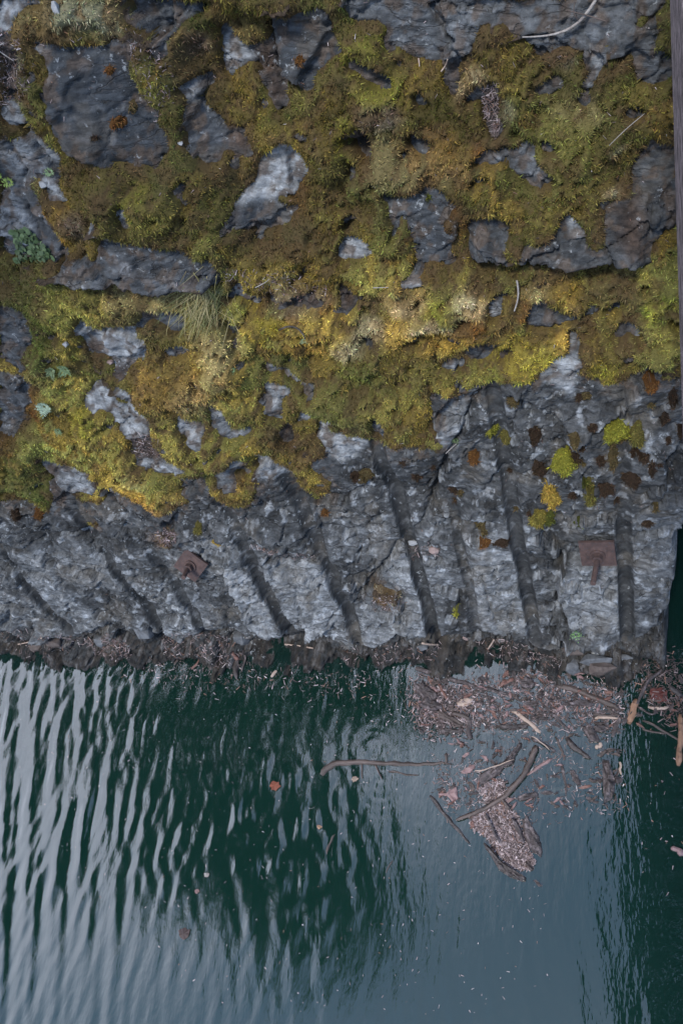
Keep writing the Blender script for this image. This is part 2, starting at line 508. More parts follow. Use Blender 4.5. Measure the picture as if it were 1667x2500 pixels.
# ------------------------------------------------------------------ traced outlines of the rock face (bearings from the photograph)
# (polygon, tone, smoothness): bare patches among the moss
ROCK = [
    (pts(A, [215,215,240,205,300,225,390,225,450,235,545,215,585,190,600,290,610,370,660,420,690,470,740,470,720,560,760,600,765,660,735,700,720,770,640,740,560,725,470,745,440,755,380,730,330,710,270,680,255,600,235,560,260,500,185,450,200,430,270,400,265,350,235,280]), .085, .9),
    (pts(A, [870,480,930,430,960,500,1010,560,1060,650,1020,680,1005,745,925,730,890,680,870,640,880,560]), .11, .7),
    (pts(A, [1035,130,1060,150,1090,220,1130,240,1155,240,1150,290,1080,310,1040,340,1010,290,1020,220]), .24, .8),
    (pts(A, [1225,60,1330,90,1400,60,1470,30,1510,90,1520,170,1568,220,1568,250,1480,290,1440,350,1430,410,1380,410,1330,360,1290,355,1260,250,1235,180]), .085, .95),
    (pts(A, [570,0,960,0,930,40,870,70,800,140,780,170,730,180,690,150,640,80]), .13, .6),
    (pts(A, [1190,750,1300,650,1340,660,1390,700,1410,790,1370,820,1350,890,1290,870,1260,920,1120,930,1105,980,1110,880,1190,830]), .27, .8),
    (pts(A, [1120,930,1260,920,1310,960,1320,1020,1200,1050,1120,1030,1105,980]), .11, .7),
    (pts(A, [575,950,600,935,640,970,640,1010,620,1020,590,990]), .28, .8),
    (pts(A, [420,940,450,940,460,1000,440,1015]), .25, .8),
    (pts(A, [490,1080,540,1065,640,1100,760,1110,860,1130,920,1180,480,1180]), .12, .4),
    (pts(A, [0,480,60,490,130,600,200,690,240,750,250,790,150,700,80,600,0,560]), .22, .5),
    (pts(A, [0,860,50,850,130,1010,220,1150,280,1100,290,1140,150,1180,0,1180]), .20, .5),
    (pts(A, [40,850,90,850,180,940,230,1000,270,1100,215,1140,110,1000]), .11, .6),
    (pts(A, [0,690,90,660,200,750,240,840,170,830,40,850,0,850]), .20, .3),
    (pts(A, [0,0,190,0,200,20,110,40,60,80,70,120,30,120,0,100]), .27, .3),
    (pts(A, [190,830,220,850,300,920,320,940,280,930,200,860]), .27, .3),
    (pts(A, [835,380,950,340,975,350,900,430,860,400]), .22, .5),
    (pts(A, [150,190,210,195,260,250,215,245]), .24, .5),
    (pts(B, [30,0,40,60,80,130,160,110,230,120,225,180,245,265,265,210,300,215,340,260,400,265,440,300,500,270,520,300,570,250,600,180,640,95,690,60,720,90,790,120,800,150,860,180,870,250,900,250,940,220,1080,210,1150,200,1250,180,1270,130,1330,70,1440,20,1450,0]), .17, .45),
    (pts(B, [1250,200,1330,130,1400,150,1420,230,1340,230,1260,260]), .13, .3),
    (pts(B, [1360,260,1480,240,1500,300,1490,350,1420,390,1370,360]), .12, .5),
    (pts(B, [1150,220,1190,230,1190,300,1140,390,1110,380,1150,300]), .24, .4),
    (pts(B, [70,300,140,340,210,390,180,415,130,400,75,340]), .12, .7),
    (pts(B, [890,390,980,350,1010,370,1000,410,900,420]), .17, .6),
    (pts(B, [600,730,690,680,720,700,740,670,790,680,850,640,880,690,880,740,950,770,990,820,870,840,800,790,740,730,620,740]), .16, .6),
    (pts(B, [200,850,250,890,330,890,430,870,470,890,470,970,460,1020,490,1100,480,1180,340,1180,350,1120,310,1010,270,960,210,920]), .11, .7),
    (pts(B, [600,1040,650,1000,740,1010,760,1050,740,1110,750,1180,600,1180]), .11, .5),
    (pts(B, [1040,970,1110,1020,1120,1090,1160,1140,1210,1090,1210,960,1260,930,1340,900,1330,800,1360,730,1440,720,1500,680,1520,900,1530,1000,1420,1080,1410,1180,840,1180,860,1090,940,1080,1010,1050]), .10, .3),
    (pts(B, [1030,970,1070,985,1110,1030,1060,1060]), .30, .5),
    (pts(B, [0,1120,80,1095,110,1110,135,1170,0,1180]), .28, .7),
    (pts(B, [300,640,390,660,380,700,330,700]), .17, .5),
    (pts(C, [380,300,470,350,480,380,500,420,430,400,385,370]), .19, .7),
    (pts(C, [470,350,500,330,570,335,650,390,670,430,640,470,600,500,540,490,510,460,500,420]), .28, .8),
    (pts(C, [640,240,700,260,810,280,840,330,780,340,680,290]), .17, .8),
    (pts(C, [320,0,960,0,1020,130,940,100,800,130,640,120,580,90,480,100,350,60]), .13, .3),
    (pts(C, [0,200,100,220,150,330,140,390,90,480,0,450]), .13, .4),
    (pts(C, [0,530,60,540,150,570,130,620,100,760,60,810,0,790]), .15, .4),
    (pts(C, [410,650,450,600,500,590,520,640,480,690,420,680]), .28, .5),
    (pts(C, [540,590,600,620,680,720,690,760,650,810,590,800,520,720,490,690,550,680,640,720,560,620]), .24, .4),
    (pts(C, [830,740,920,770,930,830,890,860,840,790]), .23, .6),
    (pts(C, [970,690,1010,680,1050,770,1060,830,1000,800,980,740]), .20, .6),
    (pts(C, [1085,790,1130,780,1140,810,1090,815]), .26, .6),
    (pts(C, [1220,570,1290,590,1340,600,1290,650,1290,700,1330,760,1260,720,1230,640]), .22, .5),
    (pts(C, [1390,700,1420,700,1415,750,1350,765,1380,730]), .28, .5),
    (pts(C, [1230,480,1330,500,1400,530,1480,555,1390,570,1350,540,1260,510]), .22, .4),
    (pts(C, [1480,720,1530,710,1500,790,1568,820,1568,940,1500,930,1500,850,1460,820]), .28, .8),
    (pts(D, [0,830,80,840,115,880,80,900,0,935]), .28, .8),
    (pts(C, [1150,900,1210,920,1260,960,1320,990,1340,1040,1310,1020,1260,1000,1210,1010,1200,960]), .28, .4),
    (pts(C, [640,940,710,920,830,930,880,960,790,970,640,960]), .24, .5),
    (pts(C, [1070,930,1110,920,1100,985,1060,985]), .24, .5),
    (pts(C, [1070,150,1120,125,1115,185,1080,195]), .28, .5),
    (pts(C, [1130,190,1190,175,1190,215,1140,215]), .28, .5),
    (pts(C, [750,450,820,420,860,450,800,480]), .24, .5),
    (pts(C, [180,960,260,960,380,990,440,1040,400,1090,320,1090,260,1020]), .22, .3),
    (pts(C, [990,980,1060,990,1080,1050,1040,1070,1000,1020]), .18, .4),
    (pts(C, [1430,950,1530,940,1568,980,1480,1000]), .12, .4),
    (pts(D, [390,370,450,395,490,430,560,450,620,400,690,400,695,440,640,485,560,460,470,420]), .09, .7),
    (pts(D, [450,490,540,490,545,515,470,515]), .22, .5),
    (pts(D, [680,190,720,185,715,250,690,255]), .26, .5),
    (pts(D, [860,260,900,205,960,250,990,290,920,325,880,310]), .13, .5),
    (pts(D, [1020,290,1080,285,1075,310,1030,312]), .16, .5),
    (pts(D, [1310,310,1350,320,1375,370,1340,375]), .24, .5),
    (pts(D, [1045,360,1080,365,1095,400,1060,410]), .26, .5),
    (pts(D, [930,520,960,480,1010,440,1060,440,1080,490,1060,570,1050,640,1000,590,940,560]), .27, .6),
    (pts(D, [280,85,370,90,360,110,290,105]), .26, .5),
    (pts(D, [140,720,190,740,200,800,150,790]), .18, .5),
]
# tone changes on the bare lower wall
TONE = [
    (pts(E, [1030,400,1090,420,1160,470,1190,560,1260,680,1280,760,1140,720,1080,580,1040,460]), .26),
    (pts(E, [1200,430,1400,400,1500,470,1568,620,1568,760,1340,720,1280,600,1200,480]), .24),
    (pts(E, [60,360,190,370,300,480,380,610,440,680,300,690,180,560,90,450]), .21),
    (pts(E, [440,560,560,560,620,640,480,690]), .12),
    (pts(E, [1000,80,1300,60,1400,180,1440,350,1150,320]), .12),
    (pts(F, [980,540,1060,420,1280,430,1280,720,1060,690]), .22),
    (pts(F, [560,390,800,400,850,640,860,780,610,740,590,560]), .20),
    (pts(F, [590,340,790,350,790,400,700,400]), .26),
    (pts(F, [190,440,330,420,360,590,230,550]), .24),
    (pts(F, [80,640,380,590,420,740,110,810]), .21),
    (pts(F, [460,570,580,580,600,720,480,740]), .07),
    (pts(F, [1350,420,1500,360,1520,660,1340,780]), .17),
    (pts(F, [0,380,150,420,130,520,30,600,0,560]), .12),
    (pts(D, [430,730,540,640,600,640,560,760,500,860,440,850]), .24),
    (pts(D, [690,560,800,560,920,800,800,900,720,760]), .13),
]
# colour of the moss: (fn, x, y, rx, ry, key)
PAL = {'O': (.090, .078, .020), 'Y': (.155, .128, .028), 'L': (.165, .160, .022), 'G': (.26, .175, .034), 'T': (.25, .185, .075),
       'P': (.36, .30, .17), 'B': (.070, .052, .022), 'K': (.032, .020, .012), 'R': (.10, .046, .014), 'N': (.060, .066, .013),
       'Q': (.25, .205, .045), 'U': (.14, .105, .08)}
_mp = """A 400 50 130 60 P;A 510 130 60 50 P;A 130 110 70 60 T;A 440 190 90 45 G;A 440 190 90 45 B;A 170 340 80 110 O;A 720 330 60 110 Y;A 770 470 60 80 O
A 640 200 60 60 B;A 750 230 50 40 K;A 900 190 80 50 U;A 900 290 90 60 B;A 830 160 40 60 O;A 980 70 90 50 N;A 1110 170 60 60 T;A 1110 170 90 90 O;A 1110 380 70 70 Y;A 1110 500 90 90 Y
A 1230 300 50 90 K;A 1280 420 40 80 K;A 980 440 50 60 B;A 1080 650 60 60 K;A 1030 590 40 50 R;A 1240 640 50 40 Y;A 1250 540 60 60 N;A 1330 430 60 70 O;A 1490 330 50 60 Y;A 1545 350 40 40 B
A 1450 470 80 50 Y;A 1450 620 90 70 Y;A 1500 780 70 120 O;A 320 760 80 80 O;A 600 780 140 70 O;A 860 760 120 90 O;A 640 860 60 50 L;A 950 950 80 80 Y;A 700 960 70 50 Y;A 260 960 50 80 G;A 350 1010 70 50 U
A 270 1080 50 40 G;A 1100 800 80 60 B;A 1240 1090 80 60 B;A 1400 900 60 90 R;A 1380 1050 70 80 B;A 1520 950 60 100 Y;A 30 620 60 70 N;A 50 350 60 110 U;A 130 760 60 70 T;A 540 860 40 40 K;A 970 1100 60 60 Y
B 160 170 70 60 L;B 220 425 110 40 L;B 20 280 50 40 L;B 330 760 200 70 T;B 180 690 70 60 T;B 430 640 80 60 G;B 430 640 80 60 B;B 1000 620 130 140 Y;B 1080 500 90 60 T;B 770 400 50 120 Y;B 740 210 60 50 Y;B 620 330 45 40 P
B 540 410 30 30 P;B 750 500 35 30 P;B 590 560 90 100 N;B 660 160 60 60 N;B 700 870 110 70 Y;B 940 950 110 80 Y;B 1440 520 70 120 G;B 1440 520 70 120 O;B 690 480 45 130 K;B 640 680 40 30 R;B 1300 620 90 90 O;B 1170 1000 50 110 O
B 20 620 50 80 L;B 1250 860 50 18 P;B 1270 660 25 25 P;B 200 520 80 50 U;B 100 700 40 60 R;B 850 320 60 50 O;B 1080 240 40 30 L;B 1000 260 60 30 U;B 1480 640 60 60 B;B 500 1000 50 80 R;B 560 980 60 60 B;B 60 900 100 100 O;B 180 1100 90 60 Y;B 430 480 80 70 N;B 400 350 80 60 Y
C 350 180 120 100 Q;C 330 380 50 60 G;C 620 170 80 55 T;C 720 180 60 60 T;C 850 180 90 50 T;C 1200 270 60 60 L;C 1290 260 50 40 L;C 1450 290 110 80 G;C 1150 300 70 60 Q;C 80 130 100 90 O;C 180 350 80 140 N;C 70 510 90 30 G
C 140 680 40 90 R;C 140 500 60 40 B;C 40 840 60 50 R;C 40 780 40 30 R;C 330 590 80 60 Q;C 400 740 50 40 L;C 250 850 110 70 Q;C 510 880 110 90 Q;C 590 1030 100 50 Q;C 620 1020 50 30 T;C 700 1110 110 50 G;C 780 830 70 70 Q;C 740 540 120 70 G
C 740 540 120 90 B;C 900 620 90 70 T;C 1100 620 90 80 Q;C 1150 720 90 100 O;C 1440 650 130 100 O;C 690 870 50 50 K;C 630 840 30 30 K;C 100 1000 120 90 O;C 80 940 60 60 Y;C 200 1080 60 50 N;C 650 310 60 50 B;C 480 640 40 40 B;C 1300 820 50 50 K;C 430 1100 40 40 G;C 1000 420 90 80 T;C 900 460 60 60 G;C 440 430 60 60 K
C 1330 110 60 50 T;C 1400 60 100 60 Y;C 1220 220 30 30 R;C 1380 190 120 40 U;C 1450 900 90 50 B;C 1200 500 70 40 Y;C 1060 1080 70 60 G;C 1480 1070 50 50 Y
D 300 170 90 50 T;D 300 190 60 30 P;D 470 190 80 40 L;D 590 180 60 50 P;D 420 290 80 28 P;D 150 310 60 40 P;D 70 390 60 40 P;D 260 320 60 70 G;D 470 365 90 50 G;D 470 365 60 30 G;D 590 320 60 50 R;D 780 450 120 80 L;D 780 450 120 80 Y;D 900 490 70 60 L;D 910 140 60 45 T
D 1040 140 55 55 G;D 1230 170 110 80 B;D 1230 240 60 50 Y;D 1470 60 90 90 Q;D 1410 240 22 40 L;D 1490 160 40 40 L;D 1500 330 60 70 Y;D 1380 480 120 70 O;D 1200 520 40 40 L;D 250 520 240 130 O;D 100 480 90 90 N;D 560 560 90 50 Y;D 1000 360 40 40 G;D 830 200 30 50 R;D 1300 330 50 60 K
D 430 20 60 50 B;D 660 60 60 40 B;D 20 850 30 30 G;D 60 760 60 50 B;D 260 790 60 50 O;D 1100 330 60 60 B;D 200 60 110 60 Q;D 750 300 40 50 B;D 300 650 100 60 Y;D 1200 400 100 60 O"""
MOSSPATCH = []
_mp_extra = [(*E(760, 300), 40, 40, 'B'), (*E(760, 300), 40, 40, 'U'), (*F(205, 600), 60, 30, 'B'), (*F(205, 600), 60, 30, 'U')]
_fn = {'A': A, 'B': B, 'C': C, 'D': D}
for s in _mp.replace('\n', ';').split(';'):
    k = s.split(); x, y = _fn[k[0]](float(k[1]), float(k[2]))
    MOSSPATCH.append((x, y, float(k[3]) * .532, float(k[4]) * .532, PAL[k[5]]))

MOSSPATCH += [(x, y, a * 1.5, b * 1.5, PAL[k]) for x, y, a, b, k in _mp_extra for _ in (0, 1)]
# lower edge of the moss, left to right; everything under it is bare
EDGE = [(-900,1180),(-300,1225),(0,1225),(60,1230),(90,1250),(125,1252),(141,1225),(130,1170),(117,1140),(97,1136),(140,1140),(178,1185),(170,1205),(180,1225),(240,1222),(250,1190),(300,1205),(340,1230),(378,1252),(420,1245),(470,1230),(445,1205),(452,1160),(470,1150),
        (500,1167),(530,1225),(560,1237),(610,1240),(625,1205),(640,1170),(690,1158),(715,1160),(735,1215),(765,1235),(800,1225),(806,1180),(770,1150),(790,1120),(850,1095),(900,1078),(940,1085),(1010,1088),(1080,1098),(1084,1070),(1057,1030),(1050,990),(1060,955),(1130,972),(1175,957),
        (1200,930),(1237,915),(1296,927),(1328,917),(1335,890),(1370,860),(1400,865),(1403,920),(1430,917),(1470,945),(1514,945),(1540,920),(1551,907),(1600,922),(1667,912),(2600,900)]
BARE_POLY = EDGE + [(2600, 3200), (-900, 3200)]
KMOSS = [  # islands of moss below the edge
    (pts(E, [320,110,380,95,450,95,480,130,460,150,390,145,325,140]),),
    (pts(E, [700,290,740,255,800,270,815,320,770,345,720,330]),),
    (pts(F, [130,600,160,570,260,570,280,600,230,630,150,625]),),
    (pts(E, [390,220,450,215,455,285,420,290,390,260]),),
]

SOIL = [pts(A, [1170,215,1225,190,1290,350,1310,520,1270,500,1215,400,1165,300]), pts(B, [650,400,720,350,715,500,745,580,700,640,665,570,640,470]), pts(C, [620,820,690,800,745,880,740,930,640,930,610,880]),
        pts(D, [1280,310,1320,300,1310,370,1260,400]), pts(A, [1060,590,1130,600,1180,700,1100,720,1050,660]), pts(A, [1080,920,1110,960,1110,1020,1070,1010]), pts(C, [1270,790,1330,790,1350,850,1290,860]), pts(C, [1290,180,1480,190,1500,225,1300,215]),
        pts(A, [0,130,60,150,80,260,60,420,0,470]), pts(D, [0,90,30,150,70,200,40,240,0,180]), pts(A, [590,180,640,200,620,260,590,250]), pts(A, [720,190,790,200,780,270,740,260]), pts(B, [60,570,110,640,125,760,90,740,60,650]), pts(C, [400,400,470,410,480,460,420,450]),
        pts(C, [560,470,590,520,560,560,530,520]), pts(D, [1020,30,1080,20,1100,60,1040,70]), pts(B, [480,290,530,320,540,420,500,470,470,400]), pts(C, [230,960,300,950,300,1000,240,1010]), pts(E, [230,0,290,80,300,150,265,150,235,60]), pts(B, [1250,930,1330,900,1400,960,1400,1100,1340,1150,1260,1080])]

# ------------------------------------------------------------------ the rock face
U0, U1 = -3.05, 2.55
V0, V1 = -.35, 3.75
STEP = .0064
uf = np.arange(U0, U1, STEP); vf = np.arange(V0, V1, STEP)
ul = U0 - np.cumsum(np.geomspace(.012, .9, 26)); ur = U1 + np.cumsum(np.geomspace(.012, .9, 22))
vt = V1 + np.cumsum(np.geomspace(.012, .8, 24)); vb = V0 - np.cumsum(np.geomspace(.012, .3, 12))
us = np.r_[ul[::-1], uf, ur]; vs_ = np.r_[vb[::-1], vf, vt]
Ug, Vg = np.meshgrid(us, vs_)
nv, nu = Ug.shape
PW = P0 + Ug[..., None] * np.array([1., 0, 0]) + Vg[..., None] * UP
BEND = bend(Ug, Vg)
Q = (PW + BEND[..., None] * NW - C0) @ R                      # rotate into the survey frame
Xs = np.where(Q[..., 2] > .3, Q[..., 0] / np.maximum(Q[..., 2], .3) * F_PX + W_PX / 2, 5000)
Ys = np.where(Q[..., 2] > .3, Q[..., 1] / np.maximum(Q[..., 2], .3) * F_PX + H_PX / 2, -5000)

# ragged outlines
w1 = fbm(Ug * 9, Vg * 9, 3, 3); w2 = fbm(Ug * 9, Vg * 9, 33, 3)
w3 = fbm(Ug * 45, Vg * 45, 5, 2); w4 = fbm(Ug * 45, Vg * 45, 55, 2)
Xw = Xs + 9 * w1 + 5 * w3; Yw = Ys + 9 * w2 + 5 * w4
bare = inside(BARE_POLY, Xw, Yw)
tone = 0.15 + .05 * fbm(Ug * 2.2, Vg * 2.2, 8, 3)
tone = np.where(Vg > 1.1, .125 + .03 * w1, tone)
smo = np.zeros(Ug.shape)
rock = bare.copy()
for poly, tn, sm in ROCK:
    _p = np.array(poly); _e = np.ptp(_p, axis=0).max(); _c = _p.mean(0)
    poly = _c + (_p - _c) * (1.06 + .20 * float(sstep(170, 40, np.float64(_e))))
    k = inside(poly, Xw, Yw); rock |= k
    tone = np.where(k, tn, tone); smo = np.where(k, sm, smo)
for poly, tn in TONE:
    k = inside(poly, Xw, Yw); tone = np.where(k, .8 * tn + .2 * tone, tone)
for (poly,) in KMOSS:
    rock &= ~inside(poly, Xw, Yw)
off = (Ys < -60) | (Xs < -60)          # beyond the picture: patchy as well
rock = np.where(off & (Vg > 0), fbm(Ug * 2.5, Vg * 2.5, 71, 4) > .15, rock)
rock |= (Vg < .9) & (Xs < -60)
soil = np.zeros(Ug.shape, bool)
for poly in SOIL: soil |= inside(poly, Xw, Yw)
rock |= soil
soilf = blur(soil.astype(float), 3, 2)
tone = blur(tone, 2, 1); smo = blur(smo, 5, 2)
mossm = 1.0 - rock
# small gaps and thin spots in the carpet
thin = fbm(Ug * 14, Vg * 14, 101, 4)
gap = sstep(.46, .66, thin)
mossm = mossm * (1 - sstep(.3, .9, gap))
msoft = blur(mossm.astype(float), 2, 2)
mwide = blur(mossm.astype(float), 10, 2)

SLANT = np.interp(Ug, [-12, -3, -.2, .8, 3, 12], [-1.4, -1.4, 0, .22, .36, .36])     # the cleavage dips to the right, flatter further right
Vf = Vg + SLANT
# relief of the bare stone (metres, along the outward normal)
fa, ea = facets(Ug * 2.0 + .12 * w1, Vg * 2.6 + .12 * w2, 11, .9, .8)
fb, eb = facets((Ug - .3 * Vg) * 3.6 + .12 * w1, Vf * 6.0 + .12 * w2, 12, 1.5, .6)
fc, ec = facets((Ug - .25 * Vg) * 11 + .15 * w3, Vf * 26 + .15 * w4, 13, 1.2, .5)
fd, ed = facets((Ug - .25 * Vg) * 40, Vf * 75, 14, .8, .9)
lam = pn(Ug * 3.0 + w1 * .3, Vf * 42 + .9 * w1, 15)
rough = 1 - .92 * smo
sv = Vf * 13 + 1.1 * w1 + .7 * fbm(Ug * 3, Vg * 3, 16, 2)
saw = (sv - np.floor(sv)) - .5
saw = saw * sstep(-.2, .5, fbm(Ug * 4, Vg * 5, 17, 3))
sv2 = (Vg + 1.35 * SLANT) * 8.5 + .8 * w2 + .8 * fbm(Ug * 2.5, Vg * 2.5, 18, 2)
saw -= 1.3 * ((sv2 - np.floor(sv2)) - .5) * sstep(-.1, .4, fbm(Ug * 3, Vg * 4, 19, 3))
sv3 = (Ug - .55 * Vg) * 4.5 + .5 * w1
saw += 1.3 * ((sv3 - np.floor(sv3)) - .5) * sstep(.0, .4, fbm(Ug * 2.2, Vg * 2.2, 20, 3))
lower = sstep(1.35, 1.0, Vg)
hgt = .052 * fa + rough * (.050 * fb + .0065 * fc + .002 * fd + .002 * lam + .017 * saw) + .012 * fbm(Ug * 1.3, Vg * 1.3, 21, 3)
hgt += rough * .0 - rough * (.022 * sstep(.035, .0, ea) * lower + .026 * sstep(.045, .0, eb) * sstep(-.2, .2, fbm(Ug * 2, Vg * 2, 23, 2)))
hgt += rough * .004 * fbm(Ug * 30, Vg * 45, 22, 3)
tone *= 1 + .10 * (fb + fc) * rough


def crack(p, depth, wid, fade=.12):
    global hgt, tone
    d, s, al = line_dist(uv_poly(p), Ug + .012 * w1 + .006 * w3, Vg + .012 * w2 + .006 * w4)
    k = np.exp(-(d / wid) ** 2) * sstep(0, fade, al) * sstep(0, fade, 1 - al)
    hgt = hgt - depth * k


def step(p, depth, decay, fade=.08):
    """the ground on the right of the line (walking along it) stands proud and falls back over 'decay'"""
    global hgt
    d, s, al = line_dist(uv_poly(p), Ug + .015 * w1 + .006 * w3, Vg + .015 * w2 + .006 * w4)
    k = 1.7 * depth * np.exp(-d / decay) * sstep(0, fade, al) * sstep(0, fade, 1 - al)
    hgt = hgt + k * np.where(s > 0, -.35 * sstep(.0, .008, d), 1.0 * sstep(.0, .008, d))


# ledges and blocks
step(pts(E, [1568,690,1500,720,1340,770,1270,750,1140,715,1080,580,1030,400,1080,360,1180,400]), .035, .12)
step(pts(F, [1290,780,1020,790,1060,700,1040,680,980,560,1020,430,1130,440,1290,420]), .04, .12)
step(pts(E, [1560,440,1460,390,1300,385,1150,330,960,300,760,330]), .030, .10)
step(pts(C, [1020,135,940,105,800,135,640,125,580,95,480,105,340,65,200,60]), .06, .22)
step(pts(B, [1420,1200,1260,1180,1080,1210,860,1180,700,1190,560,1180]), .05, .18)
step(pts(D, [1130,960,1000,760,700,560]), .02, .1)
step(pts(F, [850,400,700,405,560,385]), .025, .07)
step(pts(F, [850,660,720,650,610,640]), .012, .05)
step(pts(A, [780,165,700,150,640,80,560,0]), -.04, .15)
step(pts(A, [1380,410,1290,350,1260,250,1225,60,1215,0]), .035, .25)
step(pts(A, [1350,890,1325,820,1310,740,1330,660]), -.014, .06)
step(pts(A, [215,215,250,550,260,680,350,712,470,750]), -.03, .3)
step(pts(C, [180,960,320,1090,420,1175,560,1300]), -.03, .12)
step(pts(C, [500,430,480,370,500,330,620,380,670,425]), .02, .08)
crack(pts(D, [700,550,620,640,560,780,500,880,450,1000,400,1175]), .045, .010)
crack(pts(F, [440,60,400,190,330,300,290,330,200,440,140,530,50,620]), .05, .014)
crack(pts(B, [440,0,420,60,480,150,510,230,560,300]), .03, .008)
crack(pts(B, [1100,90,1120,150,1160,200]), .02, .006)
crack(pts(B, [840,1080,860,1180]), .02, .006)
crack(pts(F, [980,560,1000,640,1040,690,1060,760,1110,780]), .045, .010)
crack(pts(F, [930,270,980,350,1000,380]), .02, .008)
crack(pts(F, [150,560,200,430,300,560]), .012, .006)
crack(pts(A, [1300,500,1330,590,1350,600]), .05, .014)
crack(pts(A, [1225,60,1260,250,1300,420]), .04, .012)
crack(pts(D, [10,100,40,180,20,200]), .05, .03)
crack(pts(A, [60,560,150,700,250,830,320,960]), .04, .012)
crack(pts(A, [100,960,190,1110,215,1150]), .03, .008)
crack(pts(B, [60,570,110,640,120,740]), .05, .02)
crack(pts(E, [0,590,40,610,35,690,0,720]), .05, .02)
crack(pts(E, [520,270,640,330,700,350]), .02, .008)

for _p in (E, [60,360,240,470,390,640,450,690]), (E, [200,300,330,330,520,270]), (E, [520,500,600,560,700,640]), (E, [1000,80,1030,180,1130,320]), (E, [600,330,680,360,760,330,960,310]), (E, [890,170,980,300,1030,320]), (E, [470,190,640,310]), \
        (E, [1360,530,1500,470,1540,440]), (E, [0,330,100,360,240,310,400,300]), (E, [640,560,760,620,900,640,1100,690]), (F, [560,560,700,580,850,540]), (F, [600,480,780,500]), (F, [870,380,900,470,990,520]), (F, [1100,430,1180,470,1280,450]), \
        (F, [1340,490,1440,520,1510,470]), (F, [1400,640,1500,600]), (F, [240,180,300,300]), (F, [100,620,250,600,380,650]), (F, [430,180,540,300,640,330]), (F, [1010,400,1000,470,1010,520]), (F, [1420,330,1500,300,1540,250]), (F, [480,60,520,200,560,380,600,560,610,740]), \
        (D, [900,820,1000,860,1090,960,1120,1090]), (D, [1300,600,1320,800,1290,1000,1300,1160]), (D, [720,900,800,1000,830,1150]), (F, [0,200,60,300,80,420,0,470]):
    crack(pts(*_p), .024, .0065, .2)

# half casts of the blast holes
GROOVE = [  # polyline, radius, strength at both ends
    (pts(E, [-60,290,0,350,60,450,170,590,310,750]), .040, .8, 1.),
    (pts(E, [240,440,330,560,460,690]), .036, .3, .5),
    (pts(E, [330,180,410,300,500,430,600,560,700,690,760,770]), .044, .6, 1.1),
    (pts(E, [690,360,780,500,880,660,960,770]), .036, .6, .7),
    (pts(E, [1000,100,1050,190,1160,400,1240,600,1340,775]), .042, .5, 1.1),
    (pts(C, [1290,980,1400,1170,1440,1250]) + pts(E, [1440,260,1520,420]) + pts(F, [0,560,90,820]), .042, .6, 1.),
    (pts(D, [140,800,210,1020,280,1210]) + pts(F, [320,320,370,490,410,640,460,870]), .044, .8, 1.1),
    (pts(F, [500,120,550,400,590,560,620,750]), .034, .35, .5),
    (pts(D, [680,540,710,760,760,1000]) + pts(F, [760,100,800,250,830,480,890,800]), .042, .6, .9),
    (pts(D, [1280,800,1290,1000]) + pts(F, [1290,250,1310,450,1312,810]), .042, .15, 1.1),
    (pts(E, [-420,250,-180,560,-40,760]), .04, .9, .9),
]
GR = np.zeros(Ug.shape)
hsm = blur(hgt, 7, 2); hsm2 = .65 * blur(hgt, 9, 2) + .35 * hgt
for p, r, s0, s1 in GROOVE:
    pu = uv_poly(p)
    _a, _b = pu[0], pu[-1]; _t = np.linspace(0, 1, len(pu))[:, None]
    pu = .8 * (_a + (_b - _a) * _t) + .2 * pu          # drilled straight
    d, s, al = line_dist(pu, Ug + .0012 * w3, Vg)
    r = r * .9
    inn = d < r
    k = np.sqrt(np.maximum(r * r - d * d, 0)) * (s0 + (s1 - s0) * al) * sstep(-.02, .06, al) * sstep(0, .03, 1 - al)
    far = sstep(r * 1.05, r * .98, d) * (.85 + .3 * fbm(Ug * 7, Vg * 5, 68, 3))
    near = .75 * sstep(r * 3.4, r * 1.1, d) * sstep(-.02, .06, al)
    hgt = hgt * (1 - near) + hsm2 * near
    ko = np.clip(s0 + (s1 - s0) * al, 0, 1)
    ko = ko * .9
    hgt = np.where(inn, hsm * ko + hgt * (1 - ko) - 1.5 * k, hgt)
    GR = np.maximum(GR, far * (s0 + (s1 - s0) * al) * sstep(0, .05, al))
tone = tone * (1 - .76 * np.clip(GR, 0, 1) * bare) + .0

# undercut toe: a lower, rubbly course below the lip of the face
LIP = [(-900,1545),(-200,1545),(0,1545),(90,1562),(180,1560),(265,1530),(300,1535),(395,1560),(480,1550),(540,1545),(600,1560),(700,1568),(790,1565),(840,1580),(893,1582),(960,1558),(1057,1545),(1070,1552),(1150,1543),(1210,1553),(1290,1570),(1325,1588),(1375,1585),(1500,1570),(1570,1565),(1625,1515),(1680,1490),(2600,1480)]
lv = uv_poly(LIP)
vl = np.interp(Ug, lv[:, 0], lv[:, 1]) + .012 * w1 + .006 * w3
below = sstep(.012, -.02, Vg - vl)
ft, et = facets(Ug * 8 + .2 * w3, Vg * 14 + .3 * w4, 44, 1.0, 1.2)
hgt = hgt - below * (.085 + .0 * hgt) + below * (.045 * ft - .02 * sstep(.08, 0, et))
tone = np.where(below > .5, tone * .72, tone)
# caves at the toe
for (x, y, r, dp) in ((*E(790,800), .11, .12), (*E(1010,770), .13, .10), (*E(30,760), .08, .05)):
    cu, cv = on_wall(x, y)
    hgt -= dp * np.exp(-(((Ug - cu) / r) ** 2 + ((Vg - cv) / (r * .75)) ** 2) ** 1.5)
# below the water the rock runs out
hgt += np.where(Vg < 0, -Vg * .35, 0)
hgt += .085 * sstep(.11, .0, Vg + .03 * w1 + .015 * w3) * (.8 + .2 * ft)
